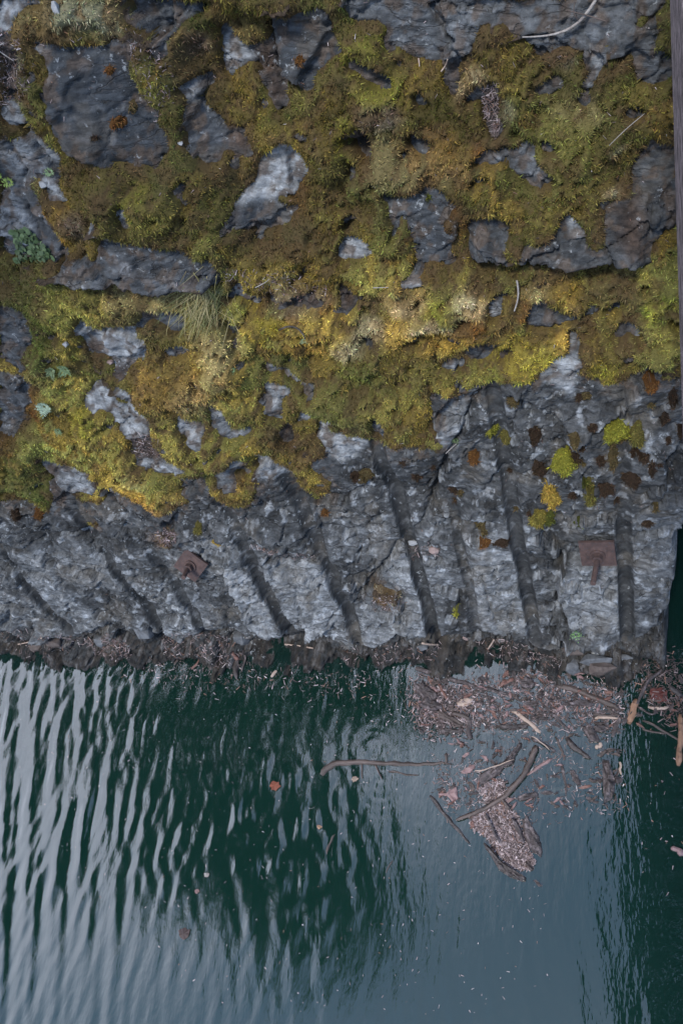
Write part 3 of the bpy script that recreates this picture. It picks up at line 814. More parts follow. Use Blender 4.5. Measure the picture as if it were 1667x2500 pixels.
# right-hand corner of the face
cu, cv = on_wall(1637, 1400)
cu = cu + .03 * pn(Vg * 3, Vg * 0, 60) + .012 * w1
cu = cu + .9 * sstep(.95, 1.75, Vg + .12 * w1 + .05 * w3) - .03 * sstep(.5, .2, Vg)
hgt -= 1.7 * sstep(0, .16, Ug - cu)
# round over to the top of the bank
hgt -= np.where(Vg > 4.0, .55 * (Vg - 4.0), 0)
# the far-left bank steps back
hgt -= .25 * np.maximum(-3.4 - Ug, 0)

hgt = hgt + BEND
# cushions of moss on top
m1, m1b, cbx, cby, *_ = worley(Ug * 6.2 + .75 * w1 + .12 * w3, Vg * 5.6 + .75 * w2 + .12 * w4, 51)
m1e = m1b - m1
cellr = _hash(cbx, cby, 5); cellq = _hash(cbx, cby, 6)
cgap = sstep(.16, .02, m1e + .10 * w3) * (cellq > .25)
m2, *_ = worley(Ug * 15 + .25 * w1, Vg * 15 + .25 * w2, 52)
dome = np.sqrt(np.maximum(1 - (m1 / .85) ** 2, 0)); dome2 = np.sqrt(np.maximum(1 - (m2 / .85) ** 2, 0))
deep = blur(mossm.astype(float), 18, 2)
thick = sstep(.45, .95, msoft) * (.007 + mwide ** 2 * (.004 + .024 * dome + .014 * dome2 - .012 * cgap) + deep ** 3 * (.010 + .050 * dome * (.5 + cellr) + .03 * np.maximum(fbm(Ug * 4, Vg * 4, 53, 3), -.3)) + .006 * fbm(Ug * 40, Vg * 40, 54, 2))
base = blur(hgt, 3, 2)
mh = base * sstep(.2, .7, msoft) + hgt * (1 - sstep(.2, .7, msoft)) + np.maximum(thick, .0) - .012 * sstep(.75, .3, msoft) - .002

# colours
n1 = fbm(Ug * 4, Vg * 4, 61, 4); n2 = fbm(Ug * 18, Vg * 18, 62, 3)
strk = fbm((Ug - .2 * Vg) * 13 + .3 * w1, Vf * 52 + .5 * w2, 66, 4, .7)
strk = np.sign(strk) * np.abs(strk) ** .8
tone = np.where(bare, (tone - .15) * .92 + .064, tone * .70)
tone = tone * (1 - .42 * sstep(.16, .11, tone) * (1 - bare))
tone = np.minimum(tone, .185)
tone = np.maximum(tone, .03) * (1 + .40 * strk * (1 - .6 * smo) * (1 - .8 * np.clip(GR, 0, 1)) + .28 * fbm(Ug * 22, Vg * 26, 67, 3))
tone = np.maximum(tone, .012)
rc = np.stack([tone * .985, tone * 1.03, tone * 1.065], -1)
dk = sstep(.1, .14, .24 - tone)[..., None] * smo[..., None]
rc = rc * (1 - dk) + dk * rc * np.array([.92, .99, 1.08])
wht = sstep(.35, .7, n2 + .35 * fbm(Ug * 60, Vg * 60, 64, 2)) * (1 - .85 * smo) * (1 - .9 * np.clip(GR, 0, 1))
rc = rc * (1 - .45 * wht[..., None]) + .45 * wht[..., None] * np.array([.30, .32, .34])
brn = sstep(.15, .6, n1 + .3 * n2)
rc = rc * (1 - .30 * brn[..., None]) + .30 * brn[..., None] * np.array([.10, .085, .065])
edge = sstep(.02, .25, mwide) * (1 - sstep(.5, .8, msoft))          # dead moss and humus round the carpet
hum = edge * sstep(-.1, .45, n2 + .3 * w1)
rc = rc * (1 - .75 * hum[..., None]) + .75 * hum[..., None] * np.array([.055, .038, .026])
rc = rc * (1 - .85 * soilf[..., None]) + .85 * soilf[..., None] * np.array([.040, .027, .020]) * (1 + .5 * n2)[..., None]
rc = np.where((msoft > .6)[..., None], np.array([.04, .028, .018]), rc)
zz = Vg * math.sin(BETA)
for _x, _y, _l in ((*E(893, 440), 105), (*F(1180, 400), 120)):       # rust run below each plate
    _dx = (Xs - _x - .10 * (Ys - _y) * (0 if _x > 1000 else 1)) / (9 + 5 * w1); _k = np.exp(-_dx ** 2) * sstep(_l * .75, 0, Ys - _y) * sstep(-30, 0, Ys - _y) * np.clip(.6 + .6 * w3, 0, 1)
    rc = rc * (1 - .55 * _k[..., None]) + .55 * _k[..., None] * np.array([.085, .042, .022])
wet = sstep(.20, .03, zz + .05 * w1)
rst = (sstep(.30, .05, zz + .08 * n1) * sstep(-.3, .3, n2))[..., None] * .45
rc = rc * (1 - rst) + rst * np.array([.075, .058, .045])
rc *= (1 - .5 * wet)[..., None]
depth_dark = sstep(.0, -.12, zz)[..., None]  # dimming with water depth painted into the rock as dark algae green
rc = rc * (1 - depth_dark) + depth_dark * np.array([.012, .030, .016])

Pr = PW + hgt[..., None] * NW
idx = np.arange(nv * nu).reshape(nv, nu)
quads = np.stack([idx[:-1, :-1], idx[:-1, 1:], idx[1:, 1:], idx[1:, :-1]], -1).reshape(-1, 4)
brk = np.clip(1 - .85 * np.clip(GR, 0, 1) - .55 * smo, .1, 1)
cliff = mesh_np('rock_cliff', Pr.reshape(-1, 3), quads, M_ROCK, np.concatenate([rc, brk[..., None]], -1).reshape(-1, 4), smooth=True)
tag(cliff, 'blue-grey slate rock face with drill grooves rising out of the lake', None, None, 'structure')


def lookup(arr, u, v):
    iu = np.clip(np.interp(u, us, np.arange(nu)), 0, nu - 1.001); iv = np.clip(np.interp(v, vs_, np.arange(nv)), 0, nv - 1.001)
    a = iu.astype(int); b = iv.astype(int); fx = iu - a; fy = iv - b
    if arr.ndim == 3: fx = fx[..., None]; fy = fy[..., None]
    return (arr[b, a] * (1 - fx) + arr[b, a + 1] * fx) * (1 - fy) + (arr[b + 1, a] * (1 - fx) + arr[b + 1, a + 1] * fx) * fy


hs = np.maximum(hgt, np.where(msoft > .3, mh, -9))
hsb = blur(hs, 2, 1)


def on_rock(x, y):
    """where the bearing meets the finished face: point, (u, v)"""
    d = bearing(x, y); h = 0.
    for _ in range(12):
        t = ((P0 - C0) @ NW + h) / (d @ NW)
        P = C0 + t * d - P0
        h2 = float(lookup(hsb, np.array([P[0]]), np.array([P @ UP]))[0]); h = .5 * h + .5 * h2
    return C0 + t * d, (P[0], P @ UP)


def normal_at(u, v, e=.02):
    hx = (lookup(hsb, u + e, v) - lookup(hsb, u - e, v)) / (2 * e); hy = (lookup(hsb, u, v + e) - lookup(hsb, u, v - e)) / (2 * e)
    n = NW[None] - hx[:, None] * np.array([1., 0, 0]) - hy[:, None] * UP
    return n / np.linalg.norm(n, axis=1)[:, None]


# ------------------------------------------------------------------ moss
def moss_colour(u, v, x, y, seed):
    n = len(u)
    wx = x + 16 * fbm(u * 9, v * 9, 301, 3); wy = y + 16 * fbm(u * 9, v * 9, 302, 3)
    a = fbm(u * 3.2, v * 3.2, 303, 4); b = fbm(u * 12, v * 12, 304, 3)
    base = np.array(PAL['O'])[None] * (1 - sstep(0, .7, a)[:, None]) + np.array(PAL['Y'])[None] * sstep(0, .7, a)[:, None]
    k = sstep(.15, .6, b + .4 * a - .1)[:, None] * .75
    base = base * (1 - k) + k * np.array(PAL['B'])
    acc = base * .35; w = np.full(n, .35)
    for (px, py, rx, ry, c) in MOSSPATCH:
        d2 = ((wx - px) / (rx * 1.1)) ** 2 + ((wy - py) / (ry * 1.1)) ** 2
        m = d2 < 4
        g = 2.2 * np.exp(-d2[m] * 1.5)
        acc[m] += g[:, None] * np.array(c); w[m] += g
    c = acc / w[:, None]
    iu = np.clip(np.searchsorted(us, u), 0, nu - 1); iv = np.clip(np.searchsorted(vs_, v), 0, nv - 1)
    cr_ = cellr[iv, iu]; cq_ = cellq[iv, iu]; cg = cgap[iv, iu]; dp = mwide[iv, iu]
    c = c * (.70 + .65 * cr_)[:, None] * (1 + (cq_ - .5)[:, None] * np.array([.35, .0, -.2]))
    c = c * (.66 + .50 * sstep(560, 800, y))[:, None]          # old dark growth above, fresh yellow belt below
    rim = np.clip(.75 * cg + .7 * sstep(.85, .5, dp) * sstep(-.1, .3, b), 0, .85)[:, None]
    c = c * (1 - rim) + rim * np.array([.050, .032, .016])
    k = (sstep(.1, .6, b) * .6)[:, None]
    return c * (1 - k) + k * np.array([.062, .040, .018])


def tufts(P, Nn, col, r, blades, lmin, lmax, wid, spread=.75, droop=.25):
    n = len(P)
    P = np.repeat(P, blades, 0); Nn = np.repeat(Nn, blades, 0); col = np.repeat(col, blades, 0)
    m = len(P)
    L = r.uniform(lmin, lmax, m)
    j = r.normal(0, 1, (m, 3)) * spread
    d = Nn + j + np.array([0, 0, -droop]); d -= np.minimum((d * Nn).sum(1) - .25, 0)[:, None] * Nn
    d /= np.linalg.norm(d, axis=1)[:, None]
    s = np.cross(d, r.normal(0, 1, (m, 3))); s /= np.linalg.norm(s, axis=1)[:, None] + 1e-9
    off = r.normal(0, .003, (m, 3))
    b = P + off - Nn * .003
    ww = wid * r.uniform(.6, 1.3, m)
    V = np.stack([b - s * ww[:, None], b + s * ww[:, None], b + d * L[:, None]], 1).reshape(-1, 3)
    c = col * r.uniform(.4, 1.6, (m, 1)) * (1 + r.normal(0, .07, (m, 3)))
    return V, np.repeat(np.clip(c, .004, .8), 3, 0)


kk = (msoft > .4)
kq = (kk[:-1, :-1] | kk[1:, 1:]) & (Vg[:-1, :-1] > .05) & (Vg[:-1, :-1] < 5)
mq = quads.reshape(nv - 1, nu - 1, 4)[kq]
used = np.unique(mq); remap = np.full(nv * nu, -1, np.int64); remap[used] = np.arange(len(used)); mq = remap[mq]
Pm = (PW + mh[..., None] * NW).reshape(-1, 3)[used]
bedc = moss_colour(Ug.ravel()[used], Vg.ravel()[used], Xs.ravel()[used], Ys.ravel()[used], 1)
bedc = .55 * bedc + .45 * np.array([.05, .034, .016])
# tufts spread over the visible carpet
nt_ = 340000
tu = rng.uniform(U0, U1, nt_); tv = rng.uniform(.35, V1, nt_)
mm_ = lookup(msoft, tu, tv); cg_ = lookup(cgap, tu, tv); ok = (mm_ > .58) & (rng.uniform(0, 1, nt_) < .3 + mm_ - .75 * cg_)
tu, tv = tu[ok], tv[ok]
xy = np.stack([lookup(Xs, tu, tv), lookup(Ys, tu, tv)], 1)
vis = (xy[:, 0] > -70) & (xy[:, 0] < 1740) & (xy[:, 1] > -70)
tu, tv, xy = tu[vis], tv[vis], xy[vis]
tp = P0 + tu[:, None] * np.array([1., 0, 0]) + tv[:, None] * UP + lookup(mh, tu, tv)[:, None] * NW
tn = normal_at(tu, tv)
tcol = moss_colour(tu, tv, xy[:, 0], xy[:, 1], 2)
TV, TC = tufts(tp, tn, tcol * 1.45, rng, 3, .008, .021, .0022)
nb = len(Pm)
tf = np.arange(len(TV)).reshape(-1, 3) + nb
moss = mesh_np('moss', np.r_[Pm, TV], [mq, tf], [M_MOSSB, M_MOSS], np.r_[bedc, TC],
               smooth=np.r_[np.ones(len(mq), bool), np.zeros(len(tf), bool)], midx=np.r_[np.zeros(len(mq)), np.ones(len(tf))])
tag(moss, 'olive and golden moss carpet covering the upper rock face', None, None, 'stuff')
print('moss tufts', len(tp), 'bed quads', len(mq), 'cliff quads', len(quads))


def cushion(name, x, y, rx, ry, key, label, group=None, high=.8, blades=4, dens=1.5):
    """a single moss cushion sitting on the bare rock"""
    p, (u, v) = on_rock(x, y)
    u1, v1 = on_wall(x + rx, y); u2, v2 = on_wall(x, y + ry); u0, v0 = on_wall(x, y)
    a = abs(u1 - u0); b = abs(v2 - v0)
    nr, na = 6, 20
    s = random.randint(0, 999)
    Vv = []; uvs = []
    for i in range(nr + 1):
        t = i / nr
        for j in range(na):
            th = 2 * math.pi * j / na
            rr = t * (1 + .45 * mnoise.noise(Vector((math.cos(th) * 1.6, math.sin(th) * 1.6, s))) + .14 * mnoise.noise(Vector((math.cos(th) * 4, math.sin(th) * 4, s))))
            uvs.append((u + a * rr * math.cos(th), v + b * rr * math.sin(th), t))
    uvs = np.array(uvs)
    hh = lookup(hgt, uvs[:, 0], uvs[:, 1]); hh = np.minimum(hh, np.median(hh) + .03)
    dm = np.sqrt(np.maximum(1 - uvs[:, 2] ** 2, 0)) * min(a, b) * high - .004
    Pp = P0 + uvs[:, :1] * np.array([1., 0, 0]) + uvs[:, 1:2] * UP + (hh + dm)[:, None] * NW
    q = []
    for i in range(nr):
        for j in range(na):
            q.append((i * na + j, i * na + (j + 1) % na, (i + 1) * na + (j + 1) % na, (i + 1) * na + j))
    col0 = np.array(PAL[key])
    nn = int(max(25, dens * a * b * 3.1 * 12000))
    t = np.sqrt(rng.uniform(0, 1, nn)); th = rng.uniform(0, 6.283, nn)
    wob = 1 + np.array([.45 * mnoise.noise(Vector((math.cos(k) * 1.6, math.sin(k) * 1.6, s))) + .14 * mnoise.noise(Vector((math.cos(k) * 4, math.sin(k) * 4, s))) for k in th]) + rng.normal(0, .06, nn)
    tu = u + a * t * wob * np.cos(th); tv = v + b * t * wob * np.sin(th)
    h2 = lookup(hgt, tu, tv); h2 = np.minimum(h2, np.median(hh) + .03)
    P2 = P0 + tu[:, None] * np.array([1., 0, 0]) + tv[:, None] * UP + (h2 + np.sqrt(np.maximum(1 - t ** 2, 0)) * min(a, b) * high - .003)[:, None] * NW
    n2 = NW + (np.cos(th) * t)[:, None] * np.array([1., 0, 0]) + (np.sin(th) * t)[:, None] * UP
    n2 /= np.linalg.norm(n2, axis=1)[:, None]
    c2 = np.repeat(col0[None], nn, 0) * (1 + .35 * pn(tu * 30, tv * 30, s))[:, None]
    tvv, tcc = tufts(P2, n2, c2 * 1.15, rng, blades, .008, .022, .0017, .9)
    Pall = np.r_[Pp, tvv] - p
    fc_ = np.arange(len(tvv)).reshape(-1, 3) + len(Pp)
    o = mesh_np(name, Pall, [np.array(q), fc_], [M_MOSSB, M_MOSS], np.r_[np.repeat(col0[None] * .6, len(Pp), 0), tcc], smooth=False,
                midx=np.r_[np.zeros(len(q)), np.ones(len(fc_))])
    o.location = p
    return tag(o, label, 'moss', group)


gcus = 'moss cushions on the bare rock'
for fn, x, y, rx, ry, key, lab in [
    (D, 1255, 800, 62, 55, 'L', 'lime green moss cushion, biggest of those on the bare lower right rock'),
    (D, 1350, 830, 40, 50, 'O', 'olive moss cushion touching the right side of the big lime green one'),
    (D, 1020, 950, 62, 42, 'L', 'vivid yellow-green moss cushion with a dark brown patch on its right'),
    (D, 1072, 925, 26, 50, 'K', 'dark brown moss patch against the vivid yellow-green cushion'),
    (D, 960, 1095, 44, 62, 'G', 'golden yellow moss cushion above the right rusty bolt plate'),
    (D, 1140, 1110, 28, 65, 'O', 'tall narrow olive moss strip right of the golden cushion'),
    (D, 1125, 1035, 28, 20, 'N', 'dark green moss blob on top of the narrow olive strip'),
    (F, 900, 220, 42, 38, 'Y', 'yellow-green moss cushion left of the rusty plate, under the golden one'),
    (F, 955, 215, 32, 30, 'N', 'dark olive half of the moss pair left of the right bolt plate'),
    (D, 695, 800, 28, 22, 'L', 'small bright green moss cushion right of the diagonal crack'),
    (D, 750, 830, 30, 24, 'O', 'small olive moss cushion beside the bright green one near the crack'),
    (F, 1075, 237, 25, 13, 'N', 'small flat dark green moss cushion left above the right bolt plate'),
    (F, 525, 650, 14, 13, 'L', 'tiny lime moss tuft in the dark hollow between two drill grooves'),
    (E, 910, 265, 20, 20, 'O', 'small olive moss cushion above the left rusty bolt plate'),
    (D, 790, 665, 30, 26, 'B', 'brown moss patch just under the hanging moss edge'),
    (D, 885, 815, 30, 42, 'K', 'dark brown moss patch in the middle of the bare right wall'),
    (D, 605, 922, 28, 22, 'R', 'rust brown moss cushion right of the diagonal crack'),
    (D, 905, 975, 34, 34, 'K', 'dark brown moss patch left of the vivid yellow-green cushion'),
    (D, 1245, 920, 24, 62, 'B', 'tall brown moss strip under the big lime green cushion'),
    (D, 1210, 1065, 34, 30, 'K', 'dark brown moss cushion right of the narrow olive strip'),
    (D, 1330, 1030, 40, 34, 'K', 'broad dark brown moss patch low on the right wall'),
    (D, 1520, 645, 22, 55, 'K', 'tall dark brown moss patch below the carpet near the timber beam'),
    (D, 1480, 745, 24, 36, 'K', 'oval dark brown moss patch near the right end of the rock'),
    (D, 1425, 980, 18, 45, 'K', 'narrow upright dark moss patch near the right end of the rock'),
    (D, 1420, 590, 36, 30, 'R', 'rust brown moss cushion hanging under the right carpet edge'),
    (F, 640, 250, 36, 26, 'B', 'brown and olive moss patch above the pale ledge between grooves'),
    (F, 735, 328, 36, 18, 'K', 'dark moss strip lying along the pale blue ledge'),
    (F, 655, 325, 30, 18, 'R', 'rust brown moss cushion at the left of the pale blue ledge'),
    (F, 1400, 240, 32, 16, 'K', 'dark flat moss patch right of the right bolt plate'),
    (A, 545, 562, 46, 32, 'R', 'largest rust brown moss cushion on the big dark slab'),
    (A, 505, 322, 26, 24, 'R', 'round rust brown moss cushion high on the big dark slab'),
    (A, 612, 485, 28, 34, 'B', 'brown moss cushion on the right of the big dark slab'),
    (A, 435, 635, 20, 14, 'K', 'small dark brown moss spot low on the big dark slab'),
    (A, 1375, 275, 24, 22, 'R', 'rust brown moss cushion on the top middle dark slab'),
    (B, 397, 910, 13, 12, 'N', 'tiny dark green moss dot on the middle dark slab'),
    (E, 75, 200, 22, 26, 'K', 'dark moss patch below the left mossy clump'),
    (E, 185, 185, 24, 26, 'R', 'rust brown moss tip hanging under the left clump'),
    (E, 1490, 190, 18, 20, 'R', 'small rust moss tuft beside the middle drill groove'),
    (E, 1000, 322, 26, 12, 'G', 'small yellow moss tuft above the left ledge crack'),
]:
    xx, yy = fn(x, y)
    cushion('moss_cushion', xx, yy, rx * .532, ry * .532, key, lab, gcus)
ANCHOR = [(*D(1255, 800), 'the big lime cushion'), (*D(1020, 950), 'the vivid yellow-green cushion'), (*D(960, 1095), 'the golden cushion'), (*D(1140, 1110), 'the narrow olive strip'),
          (*D(605, 922), 'the rust cushion by the diagonal crack'), (*D(790, 665), 'the brown patch under the moss edge'), (*F(1174, 340), 'the plate with the long rod'), (*D(1480, 745), 'the oval dark patch near the rock end'),
          (*D(40, 850), 'the pale blue bare patch under the moss'), (*D(1330, 1030), 'the broad dark patch'), (*D(1420, 590), 'the rust cushion under the carpet edge'), (*D(695, 800), 'the small bright green cushion')]
_seen_lab = set()


def spot_label(x, y, colour):
    for k, (ax, ay, nm) in enumerate(sorted(ANCHOR, key=lambda q: (q[0] - x) ** 2 + (q[1] - y) ** 2)):
        dx, dy = x - ax, y - ay
        w = ('above' if dy < 0 else 'below') if abs(dy) > 2 * abs(dx) else (('left of' if dx < 0 else 'right of') if abs(dx) > 2 * abs(dy) else ('up and ' if dy < 0 else 'down and ') + ('left of' if dx < 0 else 'right of'))
        w = w.replace('up and ', 'upper ').replace('down and ', 'lower ')
        l = '%s moss spot %s %s' % (colour, w, nm)
        if l not in _seen_lab:
            _seen_lab.add(l); return l


for i, (x, y, r) in enumerate([(1065,845,28),(1105,885,18),(1190,945,24),(930,1018,18),(1060,1100,22),(1385,915,28),(1420,685,20),(1500,845,15),(1555,805,20),(1110,955,13),(1150,790,24),(515,1075,22),(545,1090,14),(520,1122,12),(770,985,14),
                               (1290,840,16),(1340,900,20),(1090,650,22),(1120,640,26),(1460,960,14),(1030,1000,16),(800,1160,14),(860,1180,12),(1260,1120,16),(1440,1150,18),(420,970,12),(280,950,16),(110,1000,34),(60,1010,22),(345,1010,26)]):
    xx, yy = D(x, y)
    cushion('moss_spot', xx, yy, r * .532, r * .48, 'K' if i % 3 else 'B', spot_label(xx, yy, 'dark brown' if i % 3 else 'brown'), 'small brown moss spots on the bare rock', high=.6)

# ------------------------------------------------------------------ lake
def wave_dir(p, q):
    a = on_z(*p); b = on_z(*q); d = (b - a)[:2]; return d / np.linalg.norm(d)


wx = np.r_[-40 + np.zeros(0), -np.geomspace(60, 5.2, 24), np.arange(-5.1, 1.2, .014), np.geomspace(1.25, 60, 24)]
wy = np.r_[-np.geomspace(60, 1.35, 24), np.arange(-1.3, 1.75, .014), np.geomspace(1.8, 4.5, 10)]
Wx, Wy = np.meshgrid(wx, wy)
ampl = .085 + .165 * sstep(-.9, -1.8, Wx) + .62 * sstep(-2.3, -3.6, Wx)
ampl = ampl + .05 * sstep(.2, -.5, Wy)
ampl = ampl * (1 - .55 * sstep(-.8, .2, Wx) * sstep(.0, .7, Wy))
hw_ = np.zeros(Wx.shape)
r2 = np.random.default_rng(3)
for i in range(26):
    lam_ = .055 * (r2.uniform(1, 3.6) if i % 3 else r2.uniform(1, 1.8)); th = math.radians(r2.normal(12, 10))     # travel direction from +X
    kx, ky = math.cos(th) * 2 * math.pi / lam_, math.sin(th) * 2 * math.pi / lam_
    hw_ += lam_ * .0062 * np.clip(.95 + 1.5 * pn(Wx * .8 + i * 7.1, Wy * .55 + i * 3.3, 80 + i), 0, 2.2) * np.sin(kx * Wx + ky * Wy + r2.uniform(0, 6.28) + .8 * pn(Wx * .9, Wy * .9, i))
fade = sstep(12, 5, np.abs(Wx)) * sstep(12, 3, -Wy)
hw_ *= ampl * fade
# ring ripples round the drifting branch
chop = sstep(-.9, -1.5, Wx) * sstep(-.5, .1, Wy) * (1 + .8 * pn(Wx * 1.3, Wy * 1.3, 39))
for i in range(16):
    lam_ = r2.uniform(.055, .11); th = r2.uniform(-1.2, 1.2)
    hw_ += chop * lam_ * .0034 * np.sin((np.cos(th) * Wx + np.sin(th) * Wy * .6) * 2 * math.pi / lam_ + 2.0 * pn(Wx * 2.5, Wy * 2.5, 40 + i) + i)
for (px, py, a0) in ((*Hh(150, 430), .0003), (*Hh(180, 590), .0004), (*Hh(620, 1150), .0003)):
    c_ = on_z(px, py); dr = np.hypot(Wx - c_[0], Wy - c_[1])
    hw_ += a0 * np.sin(dr * 2 * math.pi / .045) * np.exp(-(dr / .16) ** 2)
wi = np.arange(Wx.size).reshape(Wx.shape)
wq = np.stack([wi[:-1, :-1], wi[:-1, 1:], wi[1:, 1:], wi[1:, :-1]], -1).reshape(-1, 4)
lake = mesh_np('lake_water', np.stack([Wx, Wy, hw_], -1).reshape(-1, 3), wq, M_WATER)
tag(lake, 'dark green rippled lake water reflecting the pale sky', None, None, 'structure')
bed = mesh_py('lake_bed', [(-60, -60, -.7), (60, -60, -.7), (60, 6, -.7), (-60, 6, -.7)], [(0, 1, 2, 3)], M_BED)
tag(bed, 'dark green silt bed under the lake', None, None, 'structure')

# ------------------------------------------------------------------ footbridge whose edge beam runs up the right of the picture
def box_pts(a, b, w, z0, z1, side=1):
    """a bar from a to b (plan), w wide towards +x, between two heights"""
    d = (b - a) / np.linalg.norm(b - a); s = np.array([d[1], -d[0]]) * w
    q = [a, b, b + s, a + s]
    V = [(p[0], p[1], z0) for p in q] + [(p[0], p[1], z1) for p in q]
    return V, [(0, 1, 2, 3), (7, 6, 5, 4), (4, 5, 1, 0), (5, 6, 2, 1), (6, 7, 3, 2), (7, 4, 0, 3)]


def bevel(o, w=.006, seg=2):
    m = o.modifiers.new('bevel', 'BEVEL'); m.width = w; m.segments = seg; m.limit_method = 'ANGLE'


ea_ = on_z(1633, 0, 3.36)[:2]; eb_ = on_z(1659, 904, 3.36)[:2]
dr_ = (ea_ - eb_) / np.linalg.norm(ea_ - eb_)
BA = eb_ - dr_ * 3.2; BB = eb_ + dr_ * 2.0
bridge = empty('footbridge', (BA[0], BA[1], 3.36))
tag(bridge, 'weathered timber footbridge whose edge beam runs up the right side', 'footbridge')


def bpart(name, a, b, w, z0, z1, m, bev=.006):
    V, Fc = box_pts(a, b, w, z0, z1)
    V = [(v[0] - BA[0], v[1] - BA[1], v[2] - 3.36) for v in V]
    o = mesh_py(name, V, Fc, m, bridge); bevel(o, bev); return o


sd = np.array([dr_[1], -dr_[0]])
bpart('edge_beam', BA, BB, .16, 3.36, 3.60, M_BEAM, .012)
bpart('edge_beam', BA + sd * 1.25, BB + sd * 1.25, .16, 3.36, 3.60, M_BEAM, .012)
for i in range(26):
    a = BA + dr_ * (.02 + i * .2)
    o = bpart('deck_board', a + sd * .03, a + sd * 1.38, .19, 3.604, 3.645 + random.uniform(0, .004), M_DECK, .004)
# box_pts makes its width along the right-hand normal; boards run across, so they step along the bridge

# ------------------------------------------------------------------ rock bolts
def rock_bolt(x, y, size, tilt, rod, label):
    p, (u, v) = on_rock(x, y)
    n = normal_at(np.array([u]), np.array([v]), .06)[0] * .35 + NW * .8 + np.array(tilt); n = Vector(n).normalized()
    up = Vector(UP); t1 = up.cross(n).normalized(); t2 = n.cross(t1)
    rot = Matrix((t1, t2, n)).transposed()
    o = empty('rock_bolt', Vector(p) + n * .012 + Vector(NW) * .045)
    o.rotation_euler = (rot @ Matrix.Rotation(math.radians(rod[2]), 3, 'Z')).to_euler()
    h = size / 2; t = .007
    Vp = []
    g = 6
    for k in (-1, 1):
        for i in range(g):
            for j in range(g):
                xx = (i / (g - 1) * 2 - 1) * h; yy = (j / (g - 1) * 2 - 1) * h
                Vp.append((xx, yy, k * t + .003 * mnoise.noise(Vector((xx * 12, yy * 12, x))) + .010 * math.exp(-(xx * xx + yy * yy) / .0016)))
    Fp = []
    for i in range(g - 1):
        for j in range(g - 1):
            a = i * g + j; Fp.append((a, a + 1, a + g + 1, a + g)); b = a + g * g; Fp.append((b, b + g, b + g + 1, b + 1))
    for i in range(g - 1):
        for (a, b) in ((i * g, (i + 1) * g), ((i + 1) * g + g - 1, i * g + g - 1), (i + 1, i), ((g - 1) * g + i, (g - 1) * g + i + 1)):
            Fp.append((a, b, b + g * g, a + g * g))
    mesh_py('plate', Vp, Fp, M_STEEL, o)

    def cyl(name, r, z0, z1, sides, lean=(0, 0)):
        V = []; 
        for z in (z0, z1):
            for k in range(sides):
                a = 2 * math.pi * k / sides
                V.append((r * math.cos(a) + lean[0] * (z - z0), r * math.sin(a) + lean[1] * (z - z0), z))
        Fc = [(k, (k + 1) % sides, sides + (k + 1) % sides, sides + k) for k in range(sides)] + [tuple(range(sides))[::-1], tuple(range(sides, 2 * sides))]
        q = mesh_py(name, V, Fc, M_STEEL, o); bevel(q, .0015, 1); return q
    cyl('washer', .036, .012, .022, 16)
    cyl('nut', .026, .023, .052, 6)
    cyl('rod', .0135, .052, .052 + rod[0], 10, (rod[1], -.15))
    return tag(o, label, 'rock bolt', 'rusty rock bolts with square plates')


rock_bolt(*E(893, 400), .15, (0.0, 0, .35), (.075, 0, 45), 'rusty rock bolt with a diamond-set square plate left of centre')
rock_bolt(*F(1174, 340), .165, (.0, 0, -.05), (.13, -.1, 4), 'rusty rock bolt with a long rod and upright square plate at right')

# ------------------------------------------------------------------ drift wood
def tube(path, rad, sides=8, rough_=.12, seed=0, flat=1.0):
    path = np.asarray(path, float); n = len(path)
    V = []; Fc = []
    for i in range(n):
        d = path[min(i + 1, n - 1)] - path[max(i - 1, 0)]; d /= np.linalg.norm(d) + 1e-9
        s = np.cross(d, [0, 0, 1.]); 
        if np.linalg.norm(s) < .05: s = np.cross(d, [0, 1., 0])
        s /= np.linalg.norm(s); t = np.cross(s, d)
        for k in range(sides):
            a = 2 * math.pi * k / sides
            rr = rad[i] * (1 + rough_ * 2 * mnoise.noise(Vector((i * .55, math.cos(a) * 1.3 + seed * 3.1, math.sin(a) * 1.3))))
            V.append(path[i] + s * math.cos(a) * rr + t * math.sin(a) * rr * flat)
    for i in range(n - 1):
        for k in range(sides):
            a = i * sides + k; b = i * sides + (k + 1) % sides
            Fc.append((a, b, b + sides, a + sides))
    Fc.append(tuple(range(sides))[::-1]); Fc.append(tuple(range((n - 1) * sides, n * sides)))
    return V, Fc


def resample(p, n):
    p = np.asarray(p, float); L = np.r_[0, np.cumsum(np.linalg.norm(np.diff(p, axis=0), axis=1))]
    t = np.linspace(0, L[-1], n)
    # smooth path through the points
    q = np.stack([np.interp(t, L, p[:, k]) for k in range(p.shape[1])], 1)
    if n > 6:
        for _ in range(2):
            q[1:-1] = .25 * q[:-2] + .5 * q[1:-1] + .25 * q[2:]
    return q, L[-1]


def local_obj(name, V, Fc, m, label, cat, group=None, smooth=True, stubs=None):
    V = np.asarray(V); c = V.mean(0)
    q = V[:, :2] - c[:2]; ev, evec = np.linalg.eigh(q.T @ q); ax = evec[:, 1]
    a = math.atan2(ax[1], ax[0]); ca, sa = math.cos(a), math.sin(a)
    Rz = np.array([[ca, sa, 0], [-sa, ca, 0], [0, 0, 1]])
    o = mesh_py(name, (V - c) @ Rz.T, Fc, m, None, smooth)
    o.location = c; o.rotation_euler = (0, 0, a)
    if label: tag(o, label, cat, group)
    return o, c, Rz


